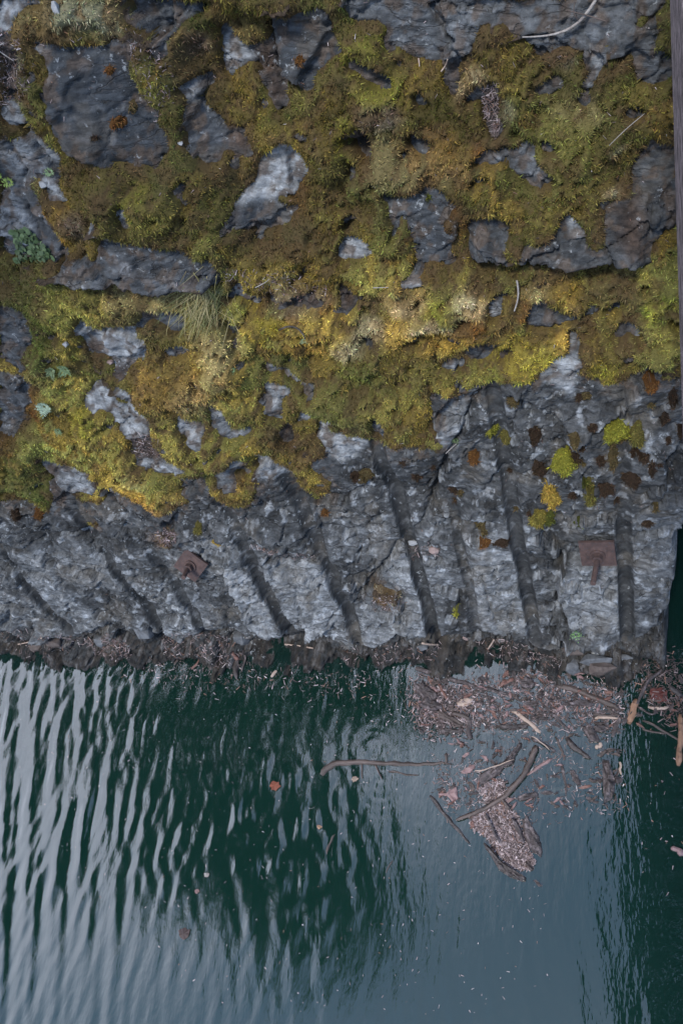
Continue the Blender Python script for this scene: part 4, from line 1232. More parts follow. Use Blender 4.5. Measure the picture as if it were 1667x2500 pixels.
def stick(name, p2, w0, w1, m, label, z=.004, fn=Hh, group='driftwood floating on the lake', stubs=(), zs=None, jag=.26, flat=1.):
    """p2 outline points, w0/w1 widths at the ends in the same units"""
    P3 = np.array([on_z(*fn(p2[i], p2[i + 1]), z if zs is None else zs[i // 2]) for i in range(0, len(p2), 2)])
    a = fn(p2[0], p2[1]); d = np.linalg.norm(C0 - P3.mean(0)); mpp = d / F_PX * .5313
    L0 = np.linalg.norm(P3[-1] - P3[0])
    n = max(8, int(L0 / .022))
    q, L = resample(P3, n)
    sd_ = random.randint(0, 9999)
    for i in range(n):
        q[i] += np.array([mnoise.noise(Vector((i * .35, sd_, 0))), mnoise.noise(Vector((i * .35, sd_, 9))), .3 * mnoise.noise(Vector((i * .3, sd_, 4)))]) * .009
    rad = np.linspace(w0, w1, n) * mpp / 2 * 1.18
    rad *= np.array([1 + jag * mnoise.noise(Vector((i * .5, sd_, 3))) for i in range(n)])
    rad[0] *= .6; rad[-1] *= .45
    V, Fc = tube(q, rad, 8, jag, sd_ % 97, flat)
    o, c, Rz = local_obj(name, V, Fc, m, label, 'stick', group)
    for (f, dx, dy, dz, ln, w) in stubs:
        i = int(f * (n - 1)); s0 = q[i]; dirv = np.array([dx, dy, dz]); dirv /= np.linalg.norm(dirv)
        pp = np.array([s0 + dirv * ln * k / 4 for k in range(5)])
        V2, F2 = tube(pp, np.linspace(w, w * .5, 5), 6, .1, 3)
        mesh_py('stub', (np.asarray(V2) - c) @ Rz.T, F2, m, o, True)
    return o


def bark(name, p2, m, label, thick=.02, fn=Hh, group='bark pieces floating on the lake', z=-.004, cat='bark'):
    P2 = np.array([on_z(*fn(p2[i], p2[i + 1]), 0) for i in range(0, len(p2), 2)])[:, :2]
    P2 = np.r_[P2, P2[:1]]
    L = np.r_[0, np.cumsum(np.hypot(*np.diff(P2, axis=0).T))]
    n = int(np.clip(L[-1] / .012, 14, 60))
    t = np.linspace(0, L[-1], n, endpoint=False)
    ring = np.stack([np.interp(t, L, P2[:, k]) for k in (0, 1)], 1)
    sd_ = random.randint(0, 9999)
    c = ring.mean(0)
    ring += np.array([[mnoise.noise(Vector((i * .9, sd_, 0))), mnoise.noise(Vector((i * .9, sd_, 7)))] for i in range(n)]) * .006
    V = []; Fc = []
    lv_ = [(.96, z), (1, z + thick * .35), (.93, z + thick * .8), (.68, z + thick), (.36, z + thick * 1.05)]
    for li, (s, zz_) in enumerate(lv_):
        for i in range(n):
            p = c + (ring[i] - c) * s
            dz = thick * .55 * mnoise.noise(Vector((p[0] * 38, p[1] * 38, sd_))) if li > 1 else 0
            V.append((p[0], p[1], zz_ + dz))
    V.append((c[0], c[1], z + thick)); V.append((c[0], c[1], z))
    for li in range(len(lv_) - 1):
        for i in range(n):
            a = li * n + i; b = li * n + (i + 1) % n; Fc.append((a, b, b + n, a + n))
    k = (len(lv_) - 1) * n
    for i in range(n):
        Fc.append((k + i, k + (i + 1) % n, len(V) - 2)); Fc.append(((i + 1) % n, i, len(V) - 1))
    return local_obj(name, V, Fc, m, label, cat, group, smooth=False)[0]


stick('drift_stick', [340,60,470,100,640,150,775,180], 20, 11, M_BARK, 'long straight dark stick floating nearest the rock at the top of the raft', stubs=((.35, .3, .6, .2, .05, .006),))
stick('drift_stick', [985,135,1100,165,1230,225,1275,252], 22, 20, M_BROWNSTICK, 'long brown stick at the upper right of the raft', stubs=((.7, -.3, .6, .3, .06, .006),))
stick('drift_stick', [780,255,840,290,880,330,915,357], 13, 15, M_PALESTICK, 'pale barkless curved stick in the middle of the raft')
stick('branch', [-92,550,-80,525,-50,507,0,490,100,490,250,500,430,498,500,497], 24, 8, M_BROWNSTICK, 'long thin branch with a hooked left end drifting left of the raft', stubs=((.45, .5, -.8, .1, .10, .006), (.36, .1, -1, .0, .09, .006)))
stick('twig', [215,535,300,545,355,553], 7, 5, M_BROWNSTICK, 'thin twig floating just below the long hooked branch')
stick('branch', [895,415,870,480,820,570,740,655,640,712,525,757], 24, 14, M_BROWNSTICK, 'thick curved branch lying across the centre of the raft', z=.018, stubs=((.56, .5, -.6, .1, .07, .011),))
stick('drift_stick', [405,645,480,740,530,800,585,865], 15, 9, M_DARKSTICK, 'dark straight stick at the lower left of the raft', z=.008)
bark('bark_slab', [822,400,832,412,800,460,790,500,740,520,730,545,640,600,618,568,660,535,700,512,770,475,790,440], M_BARK, 'pointed triangular bark slab left of the curved branch', .03)
bark('bark_slab', [652,858,690,890,720,935,790,985,848,1020,845,1045,770,1020,720,985,690,930,655,880], M_DARKSTICK, 'dark bark slab along the bottom tip of the raft', .04)
bark('bark_slab', [828,760,850,730,870,780,905,830,922,900,915,930,870,900,835,830], M_BARK, 'rough bark slab on the right of the pale shred mat', .03)
bark('bark_slab', [1195,480,1227,485,1240,540,1255,575,1250,640,1240,665,1203,680,1198,600], M_BARK, 'upright rectangular bark slab at the right edge of the raft', .05)
bark('bark_chunk', [1252,560,1290,565,1285,585,1255,590], M_BARK, 'stub of bark pressed against the upright rectangular slab', .03)
stick('drift_stick', [1033,380,1060,420,1100,452,1142,473], 24, 15, M_DARKSTICK, 'short thick blackish stick right of the curved branch', z=.01)
stick('twig', [982,375,1005,430,1027,485], 10, 8, M_BROWNSTICK, 'thin upright brown stick right of the curved branch')
stick('twig', [1008,500,1020,560,1033,640], 11, 9, M_BARK, 'thin upright dark stick below the thin brown one')
bark('bark_chunk', [1045,530,1065,525,1085,560,1102,595,1085,602,1060,575], M_BARK, 'narrow bark chunk between the thin stick and upright slab', .025)
bark('bark_chunk', [1108,350,1125,312,1150,330,1185,385,1180,402,1140,400], M_BARK, 'blocky bark chunk in the upper right of the raft', .04)
bark('bark_chunk', [1155,330,1200,322,1220,340,1195,358,1160,352], M_BARK, 'small flat bark chunk right of the blocky one', .03)
bark('bark_slab', [805,652,830,640,900,630,905,648,850,665,812,672], M_BARK, 'bark chunk with pinkish soaked wood trailing to its right', .03)
bark('soaked_plank', [900,628,980,605,1060,590,1190,545,1195,575,1150,610,1060,622,960,645,905,650], M_PINK, 'pink soaked plank just awash in the lower right of the raft', .006, z=-.009, cat='plank')
bark('soaked_plank', [600,338,700,330,900,315,970,316,960,335,820,345,700,358,610,362], M_PINK, 'pink soaked plank awash across the upper middle of the raft', .006, z=-.009, cat='plank')
bark('soaked_plank', [590,280,640,275,645,310,600,330], M_BARKR, 'reddish soaked wood patch awash in the upper raft', .006, z=-.009, cat='plank')
stick('drift_stick', [850,550,900,515,970,472], 10, 14, M_PINK, 'pale soaked stick pointing right beside the curved branch', z=-.002)
for k, (y0, y1) in enumerate(((262, 258), (275, 270), (290, 284))):
    stick('drift_stick', [1145 + 8 * k, y0, 1200, y0 - 4 + 6 * (k % 2), 1280 - 6 * k, y1 + 4], 11, 9, (M_BARK, M_BROWNSTICK, M_PALESTICK)[k],
          ('uppermost dark stick of the layered bundle at upper right of the raft', 'middle brown stick of the layered bundle at upper right of the raft', 'lowest pale stick of the layered bundle at upper right of the raft')[k])
bark('bark_chunk', [718,325,760,318,820,318,858,322,850,338,790,342,730,342], M_DARKSTICK, 'dark lengthwise bark chunk left of the pale curved stick', .025)
bark('bark_chunk', [438,345,500,338,558,342,560,356,500,362,445,364], M_DARKSTICK, 'dark lengthwise bark chunk at the left end of the raft', .025)
stick('drift_stick', [578,288,584,330,590,385], 20, 18, M_BARK, 'short upright bark stick at the left end of the raft', z=.01)
stick('drift_stick', [505,265,550,275,592,292], 14, 14, M_BROWNSTICK, 'short brown stick leaning on the upright bark stick', z=.02)
bark('bark_chunk', [1040,222,1080,208,1120,208,1155,222,1145,242,1100,232,1050,235], M_BARK, 'knobbly bark chunk under the long brown stick', .035)
bark('bark_chunk', [815,125,840,108,880,112,888,140,870,158,830,152], M_BARK, 'round bark chunk near the rock in the upper raft', .035)
bark('bark_chunk', [718,140,745,115,785,105,795,115,770,135,725,148], M_BARKR, 'reddish bark chunk beside the round one near the rock', .025)
bark('bark_chunk', [620,110,645,95,660,110,645,128,625,125], M_BARK, 'small bark chunk near the rock left of the reddish one', .025)
bark('bark_chunk', [830,225,860,205,905,212,900,232,860,238,835,238], M_BARK, 'flat bark chunk below the round one', .02)
bark('bark_chunk', [890,185,915,168,930,185,915,205], M_BARK, 'small squarish bark chunk right of the round one', .025)
bark('bark_slab', [330,130,380,135,420,160,450,190,430,215,380,205,345,170], M_BARK, 'bark slab in the dense pile at the left of the raft', .04)
bark('bark_slab', [350,225,390,200,440,215,470,245,430,262,380,250], M_BARK, 'bark slab lying under another in the dense left pile', .04)
bark('bark_slab', [430,255,470,262,540,300,565,325,545,335,480,300,440,285], M_BROWNSTICK, 'brown bark slab at the lower edge of the dense left pile', .03)
stick('drift_stick', [445,130,460,165,490,205], 14, 12, M_BARKR, 'reddish bent stick right of the dense left pile', z=.01)
bark('bark_chunk', [525,215,560,195,605,200,600,225,560,240,530,235], M_PALESTICK, 'pale shredded wood chunk in the upper left of the raft', .02)
stick('drift_stick', [950,260,990,290,1045,350], 13, 11, M_BARK, 'dark bent stick ending near the pale curved stick', z=.008)
stick('drift_stick', [870,380,920,400,980,440], 12, 10, M_BARK, 'dark stick under the top end of the curved branch', z=.006)
stick('twig', [870,372,910,395,955,432], 4, 4, M_PALESTICK, 'thin pale straw crossing near the top of the curved branch', z=.03)
stick('twig', [612,530,690,515,790,478], 5, 4, M_PALESTICK, 'thin pale straw lying on the triangular bark slab', z=.035)
bark('bark_chunk', [545,535,580,510,610,500,615,515,590,540,555,548], M_PINK, 'pinkish wood chunk left of the triangular bark slab', .015)
stick('twig', [482,448,478,480,474,502], 8, 8, M_BROWNSTICK, 'short upright twig at the right end of the hooked branch', z=.012)
stick('twig', [556,470,552,495], 9, 10, M_DARKSTICK, 'tiny dark upright stub floating right of the hooked branch')
stick('twig', [1120,655,1150,665,1182,680], 12, 9, M_BARK, 'short dark stick left of the upright rectangular slab')
bark('bark_chunk', [1065,670,1078,668,1080,695,1062,692], M_BARK, 'small square bark chip below the pink soaked plank', .02)
stick('twig', [1170,430,1190,402], 14, 12, M_PALESTICK, 'short pale wood chip above the upright rectangular slab', z=.006)
bark('bark_chunk', [1170,462,1210,432,1222,440,1190,470], M_BROWNSTICK, 'brown bark chip just above the upright rectangular slab', .02)
bark('bark_chunk', [878,1035,895,1030,920,1060,905,1065], M_BARK, 'lone bark chip below the bottom tip of the raft', .02)
stick('twig', [1274,490,1282,515,1278,545], 9, 8, M_PALESTICK, 'pale upright twig at the far right edge of the raft')
stick('twig', [660,730,690,790,725,868], 9, 7, M_BARK, 'dark thin stick lying across the pale shred mat', z=.035)
stick('drift_stick', [780,750,810,800,835,860], 16, 12, M_BARK, 'dark stick along the right edge of the shred mat', z=.03)
bark('bark_chunk', [590,770,605,755,612,790,595,795], M_BARKR, 'reddish bark chip at the left corner of the shred mat', .025)
bark('bark_chunk', [480,640,500,600,530,605,535,660,510,680], M_PINK, 'pinkish shredded bark chunk left of the shred mat', .02)
bark('bark_chunk', [840,950,860,940,882,985,868,995], M_BROWNSTICK, 'brown bark chip near the bottom of the shred mat', .03)
stick('driftwood_log', [1352,203,1338,250,1318,312], 26, 24, M_ORANGE, 'orange split log at the right corner by the shadowed water', z=.008, jag=.24)
stick('drift_stick', [1553,270,1558,330,1556,400,1546,505], 16, 22, M_ORANGE, 'orange-brown stick at the right edge under the footbridge', z=.01)
stick('twig', [1405,238,1450,245,1503,241], 10, 12, M_PALESTICK, 'pale twig floating in the shadow under the footbridge')
stick('twig', [1380,300,1450,330,1500,360,1562,400], 9, 8, M_BROWNSTICK, 'long brown twig slanting in the shadowed right water')
stick('twig', [1380,340,1440,355,1490,360], 8, 6, M_BROWNSTICK, 'thin twig below the long slanting one in the shadow')
stick('twig', [1358,235,1420,275,1452,262], 8, 7, M_BARK, 'dark twig right of the orange split log')
stick('drift_stick', [1290,320,1340,250,1400,120,1480,60], 13, 11, M_BARK, 'dark stick running up the right corner towards the shadow', z=.015)
stick('drift_stick', [1500,140,1530,165,1566,190], 16, 16, M_DARKSTICK, 'dark stick against the right edge in the shadow', z=.01)
stick('twig', [1400,200,1475,215,1480,150], 7, 6, M_BROWNSTICK, 'bent brown twig in the shadow near the red leaf')
stick('twig', [1242,375,1255,330,1285,275], 14, 12, M_BARK, 'dark stick beside the foot of the orange split log')
stick('twig', [1515,880,1540,895,1566,915], 18, 20, M_PINK, 'pinkish wood chip at the right edge of the lower water')
stick('twig', [203,1000,215,970,232,945], 5, 4, M_DARKSTICK, 'thin dark twig alone in the lower middle water')
stick('twig', [1498,715,1515,670,1535,628], 9, 6, M_BROWNSTICK, 'lone brown twig floating in open green water', fn=G)
# jumble against the rock left of the raft
for p, w, m, lab in [([1035,810,1075,845,1095,870], 22, M_BARKR, 'reddish thick stick leaning from the toe of the rock'),
                     ([1095,860,1080,900,1085,950], 22, M_DARKSTICK, 'dark stick standing down into the water under the reddish one'),
                     ([800,890,835,840,850,815], 10, M_BROWNSTICK, 'brown twig in front of the dark cave at the toe'),
                     ([880,910,910,880,915,860], 9, M_BARKR, 'reddish twig right of the dark cave at the toe'),
                     ([1000,850,1040,880,1110,890], 12, M_DARKSTICK, 'dark twig crossing the thick reddish stick'),
                     ([1120,820,1130,870,1105,910], 10, M_BARK, 'bark-covered twig right of the thick reddish stick'),
                     ([1245,945,1260,925,1275,915], 12, M_PALESTICK, 'pale chip of wood floating right of the toe jumble'),
                     ([930,770,940,820,935,845], 10, M_DARKSTICK, 'upright dark twig wedged under the rock lip')]:
    stick('drift_stick', p, w, w * .7, m, lab, fn=E, z=.01, zs=[.07, .035, .01] if 'toe of' in lab else None, group='driftwood against the rock')

# chips: small loose pieces in the raft
ZONES = [((350,100,600,390), 34, 'in the dense left pile of the raft'), ((600,70,900,340), 52, 'in the upper raft around the round chunk'), ((900,80,1280,340), 52, 'in the upper right raft under the long brown stick'),
         ((440,400,640,700), 16, 'between the hooked branch and the shred mat'), ((640,380,900,700), 10, 'beside the thick curved branch'), ((900,380,1290,700), 22, 'between the curved branch and the upright slab'), ((1300,90,1560,330), 16, 'in the shadow under the footbridge')]
n_ = 0
for (x0, y0, x1, y1), num, zl in ZONES:
    for i in range(num):
        cx, cy = random.uniform(x0, x1), random.uniform(y0, y1)
        L = random.uniform(10, 34); w = L * random.uniform(.16, .42); a = random.uniform(0, 3.14)
        pp = []
        for k in range(7):
            t = 2 * math.pi * k / 7; rx = L * math.cos(t) * random.uniform(.7, 1.1); ry = w * math.sin(t) * random.uniform(.7, 1.1)
            pp += [cx + rx * math.cos(a) - ry * math.sin(a), cy + (rx * math.sin(a) + ry * math.cos(a)) * .9]
        mm, wc = random.choice([(M_BARK, 'dark'), (M_BARK, 'dark'), (M_BARKR, 'reddish'), (M_BROWNSTICK, 'brown'), (M_PINK, 'pinkish')])
        bark('bark_chip', pp, mm, 'small %s bark chip floating %s' % (wc, zl), random.uniform(.010, .022), group='%s bark chips %s' % (wc, zl))

for (x0, y0, x1, y1), num, zl in [((360,90,620,380), 22, 'in the dense left pile of the raft'), ((600,70,1290,350), 52, 'between the long sticks of the upper raft'), ((450,380,760,720), 14, 'around the triangular bark slab'), ((760,360,1290,700), 22, 'right of the thick curved branch')]:
    for i in range(num):
        cx, cy = random.uniform(x0, x1), random.uniform(y0, y1); L = random.uniform(22, 58); w = random.uniform(4, 9); a = random.choice([random.uniform(-.5, .9), random.uniform(0, 3.14)])
        pp = []
        for t, o_ in ((-1, .3), (-.5, 1), (.2, .8), (.8, 1), (1, .2), (.7, -.9), (0, -1.1), (-.6, -.7)):
            rx = L / 2 * t; ry = w * o_ * random.uniform(.6, 1.2) + .06 * L * math.sin(t * 2 + i)
            pp += [cx + rx * math.cos(a) - ry * math.sin(a), cy + (rx * math.sin(a) + ry * math.cos(a)) * .85]
        mm, wc = random.choice([(M_BARK, 'dark'), (M_BARK, 'dark'), (M_BROWNSTICK, 'brown'), (M_BARKR, 'reddish'), (M_PINK, 'pinkish')])
        bark('bark_strip', pp, mm, 'narrow %s bark strip floating %s' % (wc, zl), random.uniform(.014, .026), group='narrow %s bark strips %s' % (wc, zl))

# ------------------------------------------------------------------ fine litter: slivers, needles, shreds
def slivers(P, Nn, length, width, cols, r, lie=.25):
    m = len(P)
    d = r.normal(0, 1, (m, 3)); d -= (d * Nn).sum(1)[:, None] * Nn * (1 - lie); d /= np.linalg.norm(d, axis=1)[:, None]
    s = np.cross(Nn, d); s /= np.linalg.norm(s, axis=1)[:, None] + 1e-9; t = np.cross(d, s)
    L = (length * r.uniform(.4, 1.6, m))[:, None] / 2; w = (width * r.uniform(.5, 1.5, m))[:, None] / 2; h = w * .5
    V = np.stack([P - d * L - s * w, P - d * L + s * w, P + d * L * .9 + s * w * .6, P + d * L - s * w * .4,
                  P - d * L + t * h, P + d * L * .9 + t * h], 1).reshape(-1, 3)
    b = np.arange(m)[:, None] * 6
    F4 = np.concatenate([b + np.array([[0, 1, 2, 3]]), b + np.array([[1, 4, 5, 2]]), b + np.array([[4, 0, 3, 5]])])
    F3 = np.concatenate([b + np.array([[0, 4, 1]]), b + np.array([[2, 5, 3]])])
    return V, [F4, F3], np.repeat(cols, 6, 0)


LC = np.array([[.10, .074, .070], [.17, .13, .127], [.25, .20, .20], [.38, .31, .31], [.05, .036, .034], [.16, .09, .065], [.44, .38, .37]])


def poly_pts(poly, n, r):
    poly = np.asarray(poly); out = np.zeros((0, 2))
    while len(out) < n:
        x = r.uniform(poly[:, 0].min(), poly[:, 0].max(), n * 3); y = r.uniform(poly[:, 1].min(), poly[:, 1].max(), n * 3)
        k = inside(poly, x, y); out = np.r_[out, np.stack([x[k], y[k]], 1)]
    return out[:n]


def water_litter(zones):
    Ps, Ls, Ws, Cs = [], [], [], []
    for poly, n, ln, wd_, zmax, cw in zones:
        q = poly_pts(poly, n * 3, rng)
        dn = fbm(q[:, 0] / 38, q[:, 1] / 38, 401, 3) + rng.normal(0, .22, len(q))
        q = q[np.argsort(-dn)[:n]] if zmax < .013 and n > 450 else q[:n]
        if poly is not MAT: q = q + rng.normal(0, 13, q.shape)
        q = q[q[:, 1] > 1560]
        q = np.r_[q, q[:n - len(q)]]; n = len(q)
        P = np.array([on_z(x, y, 0) for x, y in q]); P[:, 2] = rng.uniform(0, zmax, n)
        Ps.append(P); Ls.append(np.full(n, ln)); Ws.append(np.full(n, wd_))
        Cs.append(LC[rng.choice(len(LC), n, p=np.array(cw) / sum(cw))])
    P = np.concatenate(Ps); m = len(P)
    Nn = np.tile([0., 0, 1], (m, 1)) + rng.normal(0, .12, (m, 3)); Nn /= np.linalg.norm(Nn, axis=1)[:, None]
    V, Fc, c = slivers(P, Nn, np.concatenate(Ls), np.concatenate(Ws), np.concatenate(Cs) * rng.uniform(.7, 1.3, (m, 1)), rng)
    return mesh_np('floating_litter', V, Fc, M_LITTER, c, smooth=False)


MAT = pts(Hh, [640,610,700,570,745,580,750,640,770,690,815,760,850,860,890,950,870,985,780,985,720,920,660,830,600,790,590,745,680,700,650,660])
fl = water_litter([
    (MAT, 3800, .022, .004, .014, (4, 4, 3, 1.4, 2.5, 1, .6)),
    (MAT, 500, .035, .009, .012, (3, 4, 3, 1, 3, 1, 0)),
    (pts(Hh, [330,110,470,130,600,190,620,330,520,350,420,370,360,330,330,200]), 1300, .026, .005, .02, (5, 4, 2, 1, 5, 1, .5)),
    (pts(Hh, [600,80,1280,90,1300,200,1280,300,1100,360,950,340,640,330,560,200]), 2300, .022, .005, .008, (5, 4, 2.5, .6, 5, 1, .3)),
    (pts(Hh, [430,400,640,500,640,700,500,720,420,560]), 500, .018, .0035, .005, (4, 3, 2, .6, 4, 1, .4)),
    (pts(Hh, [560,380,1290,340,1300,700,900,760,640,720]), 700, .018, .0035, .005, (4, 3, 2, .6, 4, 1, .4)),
    (pts(Hh, [1300,80,1420,20,1560,0,1566,330,1500,300,1380,180]), 420, .028, .005, .014, (4, 1, .3, .1, 8, 1, .05)),  # darker flake mix: the bridge's shade is put into the colours
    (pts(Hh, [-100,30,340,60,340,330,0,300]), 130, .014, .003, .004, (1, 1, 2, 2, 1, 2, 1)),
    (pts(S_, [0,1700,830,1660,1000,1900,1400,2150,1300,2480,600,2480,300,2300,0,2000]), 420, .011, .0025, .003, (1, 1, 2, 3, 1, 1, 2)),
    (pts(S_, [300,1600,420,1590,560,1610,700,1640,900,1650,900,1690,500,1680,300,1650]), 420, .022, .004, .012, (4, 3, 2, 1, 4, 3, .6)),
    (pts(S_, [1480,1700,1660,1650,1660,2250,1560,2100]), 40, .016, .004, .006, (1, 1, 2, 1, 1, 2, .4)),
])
tag(fl, 'wood shreds, needles and bark crumbs floating on the lake', None, None, 'stuff')

Ps, Ns = [], []
Ln, Wn = [], []
for poly, n, ln in [(pts(E, [400,770,520,740,600,800,590,870,480,860,420,830]), 420, .035), (pts(E, [0,720,200,740,420,760,400,840,150,860,0,800]), 260, .03),
                    (pts(E, [740,740,1010,740,1120,830,1080,930,900,900,760,850]), 420, .035), (pts(F, [0,800,110,815,240,780,460,780,440,870,150,890,0,890]), 240, .025),
                    (pts(F, [600,760,760,760,930,840,1020,850,1000,900,700,860]), 260, .025), (pts(F, [130,600,160,570,260,570,300,600,230,640,150,640]), 140, .022),
                    (pts(E, [690,300,740,255,800,270,815,330,770,345,720,335]), 160, .03), (pts(E, [1150,330,1300,375,1450,380,1450,400,1300,400,1150,350]), 160, .022),
                    (pts(B, [650,400,720,360,715,500,740,580,700,640,670,560,640,470]), 200, .022), (pts(F, [300,330,450,340,440,400,320,400]), 80, .02),
                    (pts(A, [0,120,80,160,150,380,90,480,0,480]), 260, .016), (pts(C, [590,830,640,800,740,850,740,920,640,920]), 160, .02), (pts(S_, [0,0,1667,0,1667,1500,0,1500]), 420, .013),
                    (pts(A, [560,170,760,250,840,420,720,560,640,380]), 160, .012), (pts(C, [1000,60,1350,60,1560,150,1500,220,1250,200,1040,160]), 260, .016)]:
    for x, y in poly_pts(poly, n, rng):
        p, (u, v) = on_rock(x, y); Ps.append(p + NW * .006); Ns.append((u, v)); Ln.append(ln); Wn.append(.0025 if ln < .024 else .0035)
Ps = np.array(Ps); Ns = np.array(Ns)
nn_ = normal_at(Ns[:, 0], Ns[:, 1], .015)
V, Fc, c = slivers(Ps, nn_, np.array(Ln), np.array(Wn), LC[rng.choice(len(LC), len(Ps), p=np.array([4, 4, 3, 1, 3, 3, 1]) / 19)] * rng.uniform(.6, 1.2, (len(Ps), 1)), rng, .5)
lit = mesh_np('needle_litter', V, Fc, M_LITTER, c, smooth=False)
tag(lit, 'brown needles and twig litter caught on the rock ledges', None, None, 'stuff')

# ------------------------------------------------------------------ loose stones
def stone(x, y, w, h, m, label, fn=F, water=False):
    xx, yy = fn(x, y)
    p, (u, v) = on_rock(xx, yy)
    mpp = np.linalg.norm(p - C0) / F_PX * .5313
    a, b = w * mpp / 2, h * mpp / 2 * 1.1
    pt = rng.normal(0, 1, (26, 3)); pt /= np.linalg.norm(pt, axis=1)[:, None]; pt *= rng.uniform(.8, 1.1, (26, 1))
    pt = np.clip(pt, -.78, .78)
    import bmesh
    bm = bmesh.new()
    for q in pt: bm.verts.new(Vector(q * np.array([1, 1, 1])))
    bmesh.ops.convex_hull(bm, input=bm.verts)
    t1 = np.array([1., 0, 0]); 
    for q in bm.verts:
        c = np.array(q.co); q.co = Vector(t1 * c[0] * a * 1.25 + UP * c[1] * b * 1.25 + NW * c[2] * min(a, b) * 1.1)
    me = bpy.data.meshes.new('stone'); bm.to_mesh(me); bm.free(); me.materials.append(m)
    o = bpy.data.objects.new('stone', me); COL.objects.link(o); o.location = p + NW * min(a, b) * .3
    bevel(o, min(a, b) * .12, 2)
    return tag(o, label, 'stone', 'loose stones on the rock')


for a_ in [(330,325,50,26,M_STONEL,'whitish stone chip above the others where two cracks meet'), (283,383,32,28,M_STONE,'grey stone wedged at the left of the crack junction'),
           (385,395,26,34,M_STONEL,'small white upright stone beside the middle drill groove'), (425,360,48,36,M_STONEP,'pink stone resting at the top of the drill groove junction'),
           (372,805,54,30,M_STONE,'grey-blue stone block at the toe under the middle groove'), (1062,815,100,44,M_STONEB,'brown weathered stone at the toe left of the green sprout'),
           (1065,898,70,90,M_STONE,'upright pale grey stone block standing at the waterline'), (1165,862,140,44,M_STONE,'long flat grey stone slab at the toe right of the upright block'),
           (1165,834,36,15,M_STONEL,'small white stone chip on the long flat slab'), (568,762,46,26,M_STONEP,'pink stone tucked under the lip between two grooves'),
           (1200,905,120,48,M_STONEB,'dark brown stone block at the waterline right of the upright one'), (1300,850,70,30,M_STONE,'grey stone under the rightmost drill groove')]:
    stone(*a_)
for a_ in [(1112,760,80,60,M_STONE,'tilted grey stone slab left of the middle groove foot'), (465,775,66,50,M_STONE,'rounded grey stone at the toe left of the needle heap'), (670,725,90,80,M_STONE,'broad grey stone at the toe beside the big dark groove'),
           (250,780,70,46,M_STONEB,'brown stone at the left toe above the foam line'), (175,800,60,44,M_STONEB,'brown stone left of its twin at the left toe')]:
    stone(*a_, fn=E)
stone(262, 40, 32, 50, M_STONEL, 'white lichened stone beside the pale tan moss at top left', fn=A)
stone(203, 845, 34, 26, M_STONEL, 'white stone chip on the ledge left of the moss', fn=A)
stone(830, 660, 26, 18, M_STONEL, 'tiny white stone chip above the moss at lower slab edge', fn=A)
stone(508, 487, 30, 20, M_STONEP, 'pink stone chip under the pale blue block left of centre', fn=C)
stone(303, 403, 30, 0.0 + 22, M_STONEL, 'pale stone chip left of the pale grass tuft block', fn=C)

# twigs and straws on the face
def face_stick(name, p2, w0, w1, m, label, fn, lift=.015):
    P3 = np.array([on_rock(*fn(p2[i], p2[i + 1]))[0] + NW * lift for i in range(0, len(p2), 2)])
    mpp = np.linalg.norm(P3.mean(0) - C0) / F_PX * .5313
    n = max(8, int(np.linalg.norm(P3[-1] - P3[0]) / .02)); q, L = resample(P3, n)
    V, Fc = tube(q, np.linspace(w0, w1, n) * mpp / 2, 6, .12, random.randint(0, 99))
    return local_obj(name, V, Fc, m, label, 'twig', 'twigs caught on the rock')[0]


face_stick('root', [830,160,920,158,985,148,1040,128,1095,95,1130,45,1165,-10], 5, 13, M_TWIG, 'pale bare root curving down the rock at upper right', B, .03)
face_stick('twig', [1030,35,1100,50,1150,65,1215,85], 4, 5, M_BROWNSTICK, 'brown twig crossing the pale root at the top right', B, .04)
face_stick('twig', [1070,-5,1060,45,1085,80], 4, 3, M_BROWNSTICK, 'short brown twig above the pale root', B, .04)
face_stick('twig', [805,95,815,150,808,195,793,237], 9, 6, M_TWIG, 'pale crooked twig hanging over the right moss belt', D, .03)
face_stick('twig', [0,210,40,240,85,270], 5, 4, M_TWIG, 'grey twig at the upper left edge', A, .03)
face_stick('twig', [0,205,25,195,42,185], 6, 4, M_TWIG, 'short grey twig above another at upper left edge', A, .03)
face_stick('splinter', [358,258,362,295], 7, 3, M_PALESTICK, 'white upright splinter stuck in moss under the top slab', B, .03)
face_stick('splinter', [490,262,482,290,460,318], 5, 7, M_PALESTICK, 'white curved splinter right of the upright one', B, .03)
face_stick('twig', [1310,784,1360,788,1440,801], 8, 7, M_PALESTICK, 'straight pale twig on the lip at the foot of a groove', E, .02)
face_stick('twig', [90,785,140,775,200,755], 6, 5, M_PALESTICK, 'pale twig on the left toe of the rock', E, .02)
face_stick('twig', [370,778,410,785,450,785], 11, 8, M_PALESTICK, 'stubby pale stick on the lip below the middle groove', F, .02)
face_stick('twig', [672,805,690,780,700,762], 8, 8, M_PALESTICK, 'pale splintered stick at the toe right of centre', F, .02)
face_stick('twig', [1290,320,1330,300,1370,305,1395,325,1410,360], 9, 7, M_DARKSTICK, 'dark curved root arching through the golden moss', C, .035)
face_stick('twig', [1180,130,1230,105,1245,90], 4, 3, M_TWIG, 'thin pale twig by the small grey gaps in the moss', C, .03)
face_stick('twig', [150,130,220,128], 5, 3, M_TWIG, 'thin pale twig right of the dark crack in the moss', D, .03)
face_stick('twig', [1225,645,1300,570,1385,500], 3, 3, M_TWIG, 'thin straw slanting across the big moss hump at right', B, .05)
face_stick('twig', [480,890,510,860,530,845], 4, 3, M_TWIG, 'thin straw at the foot of the moss by the pale rock', D, .03)
face_stick('twig', [1180,520,1195,590,1200,610], 10, 4, M_STONEL, 'white scratch-like splinter on the right rock block', F, .004)

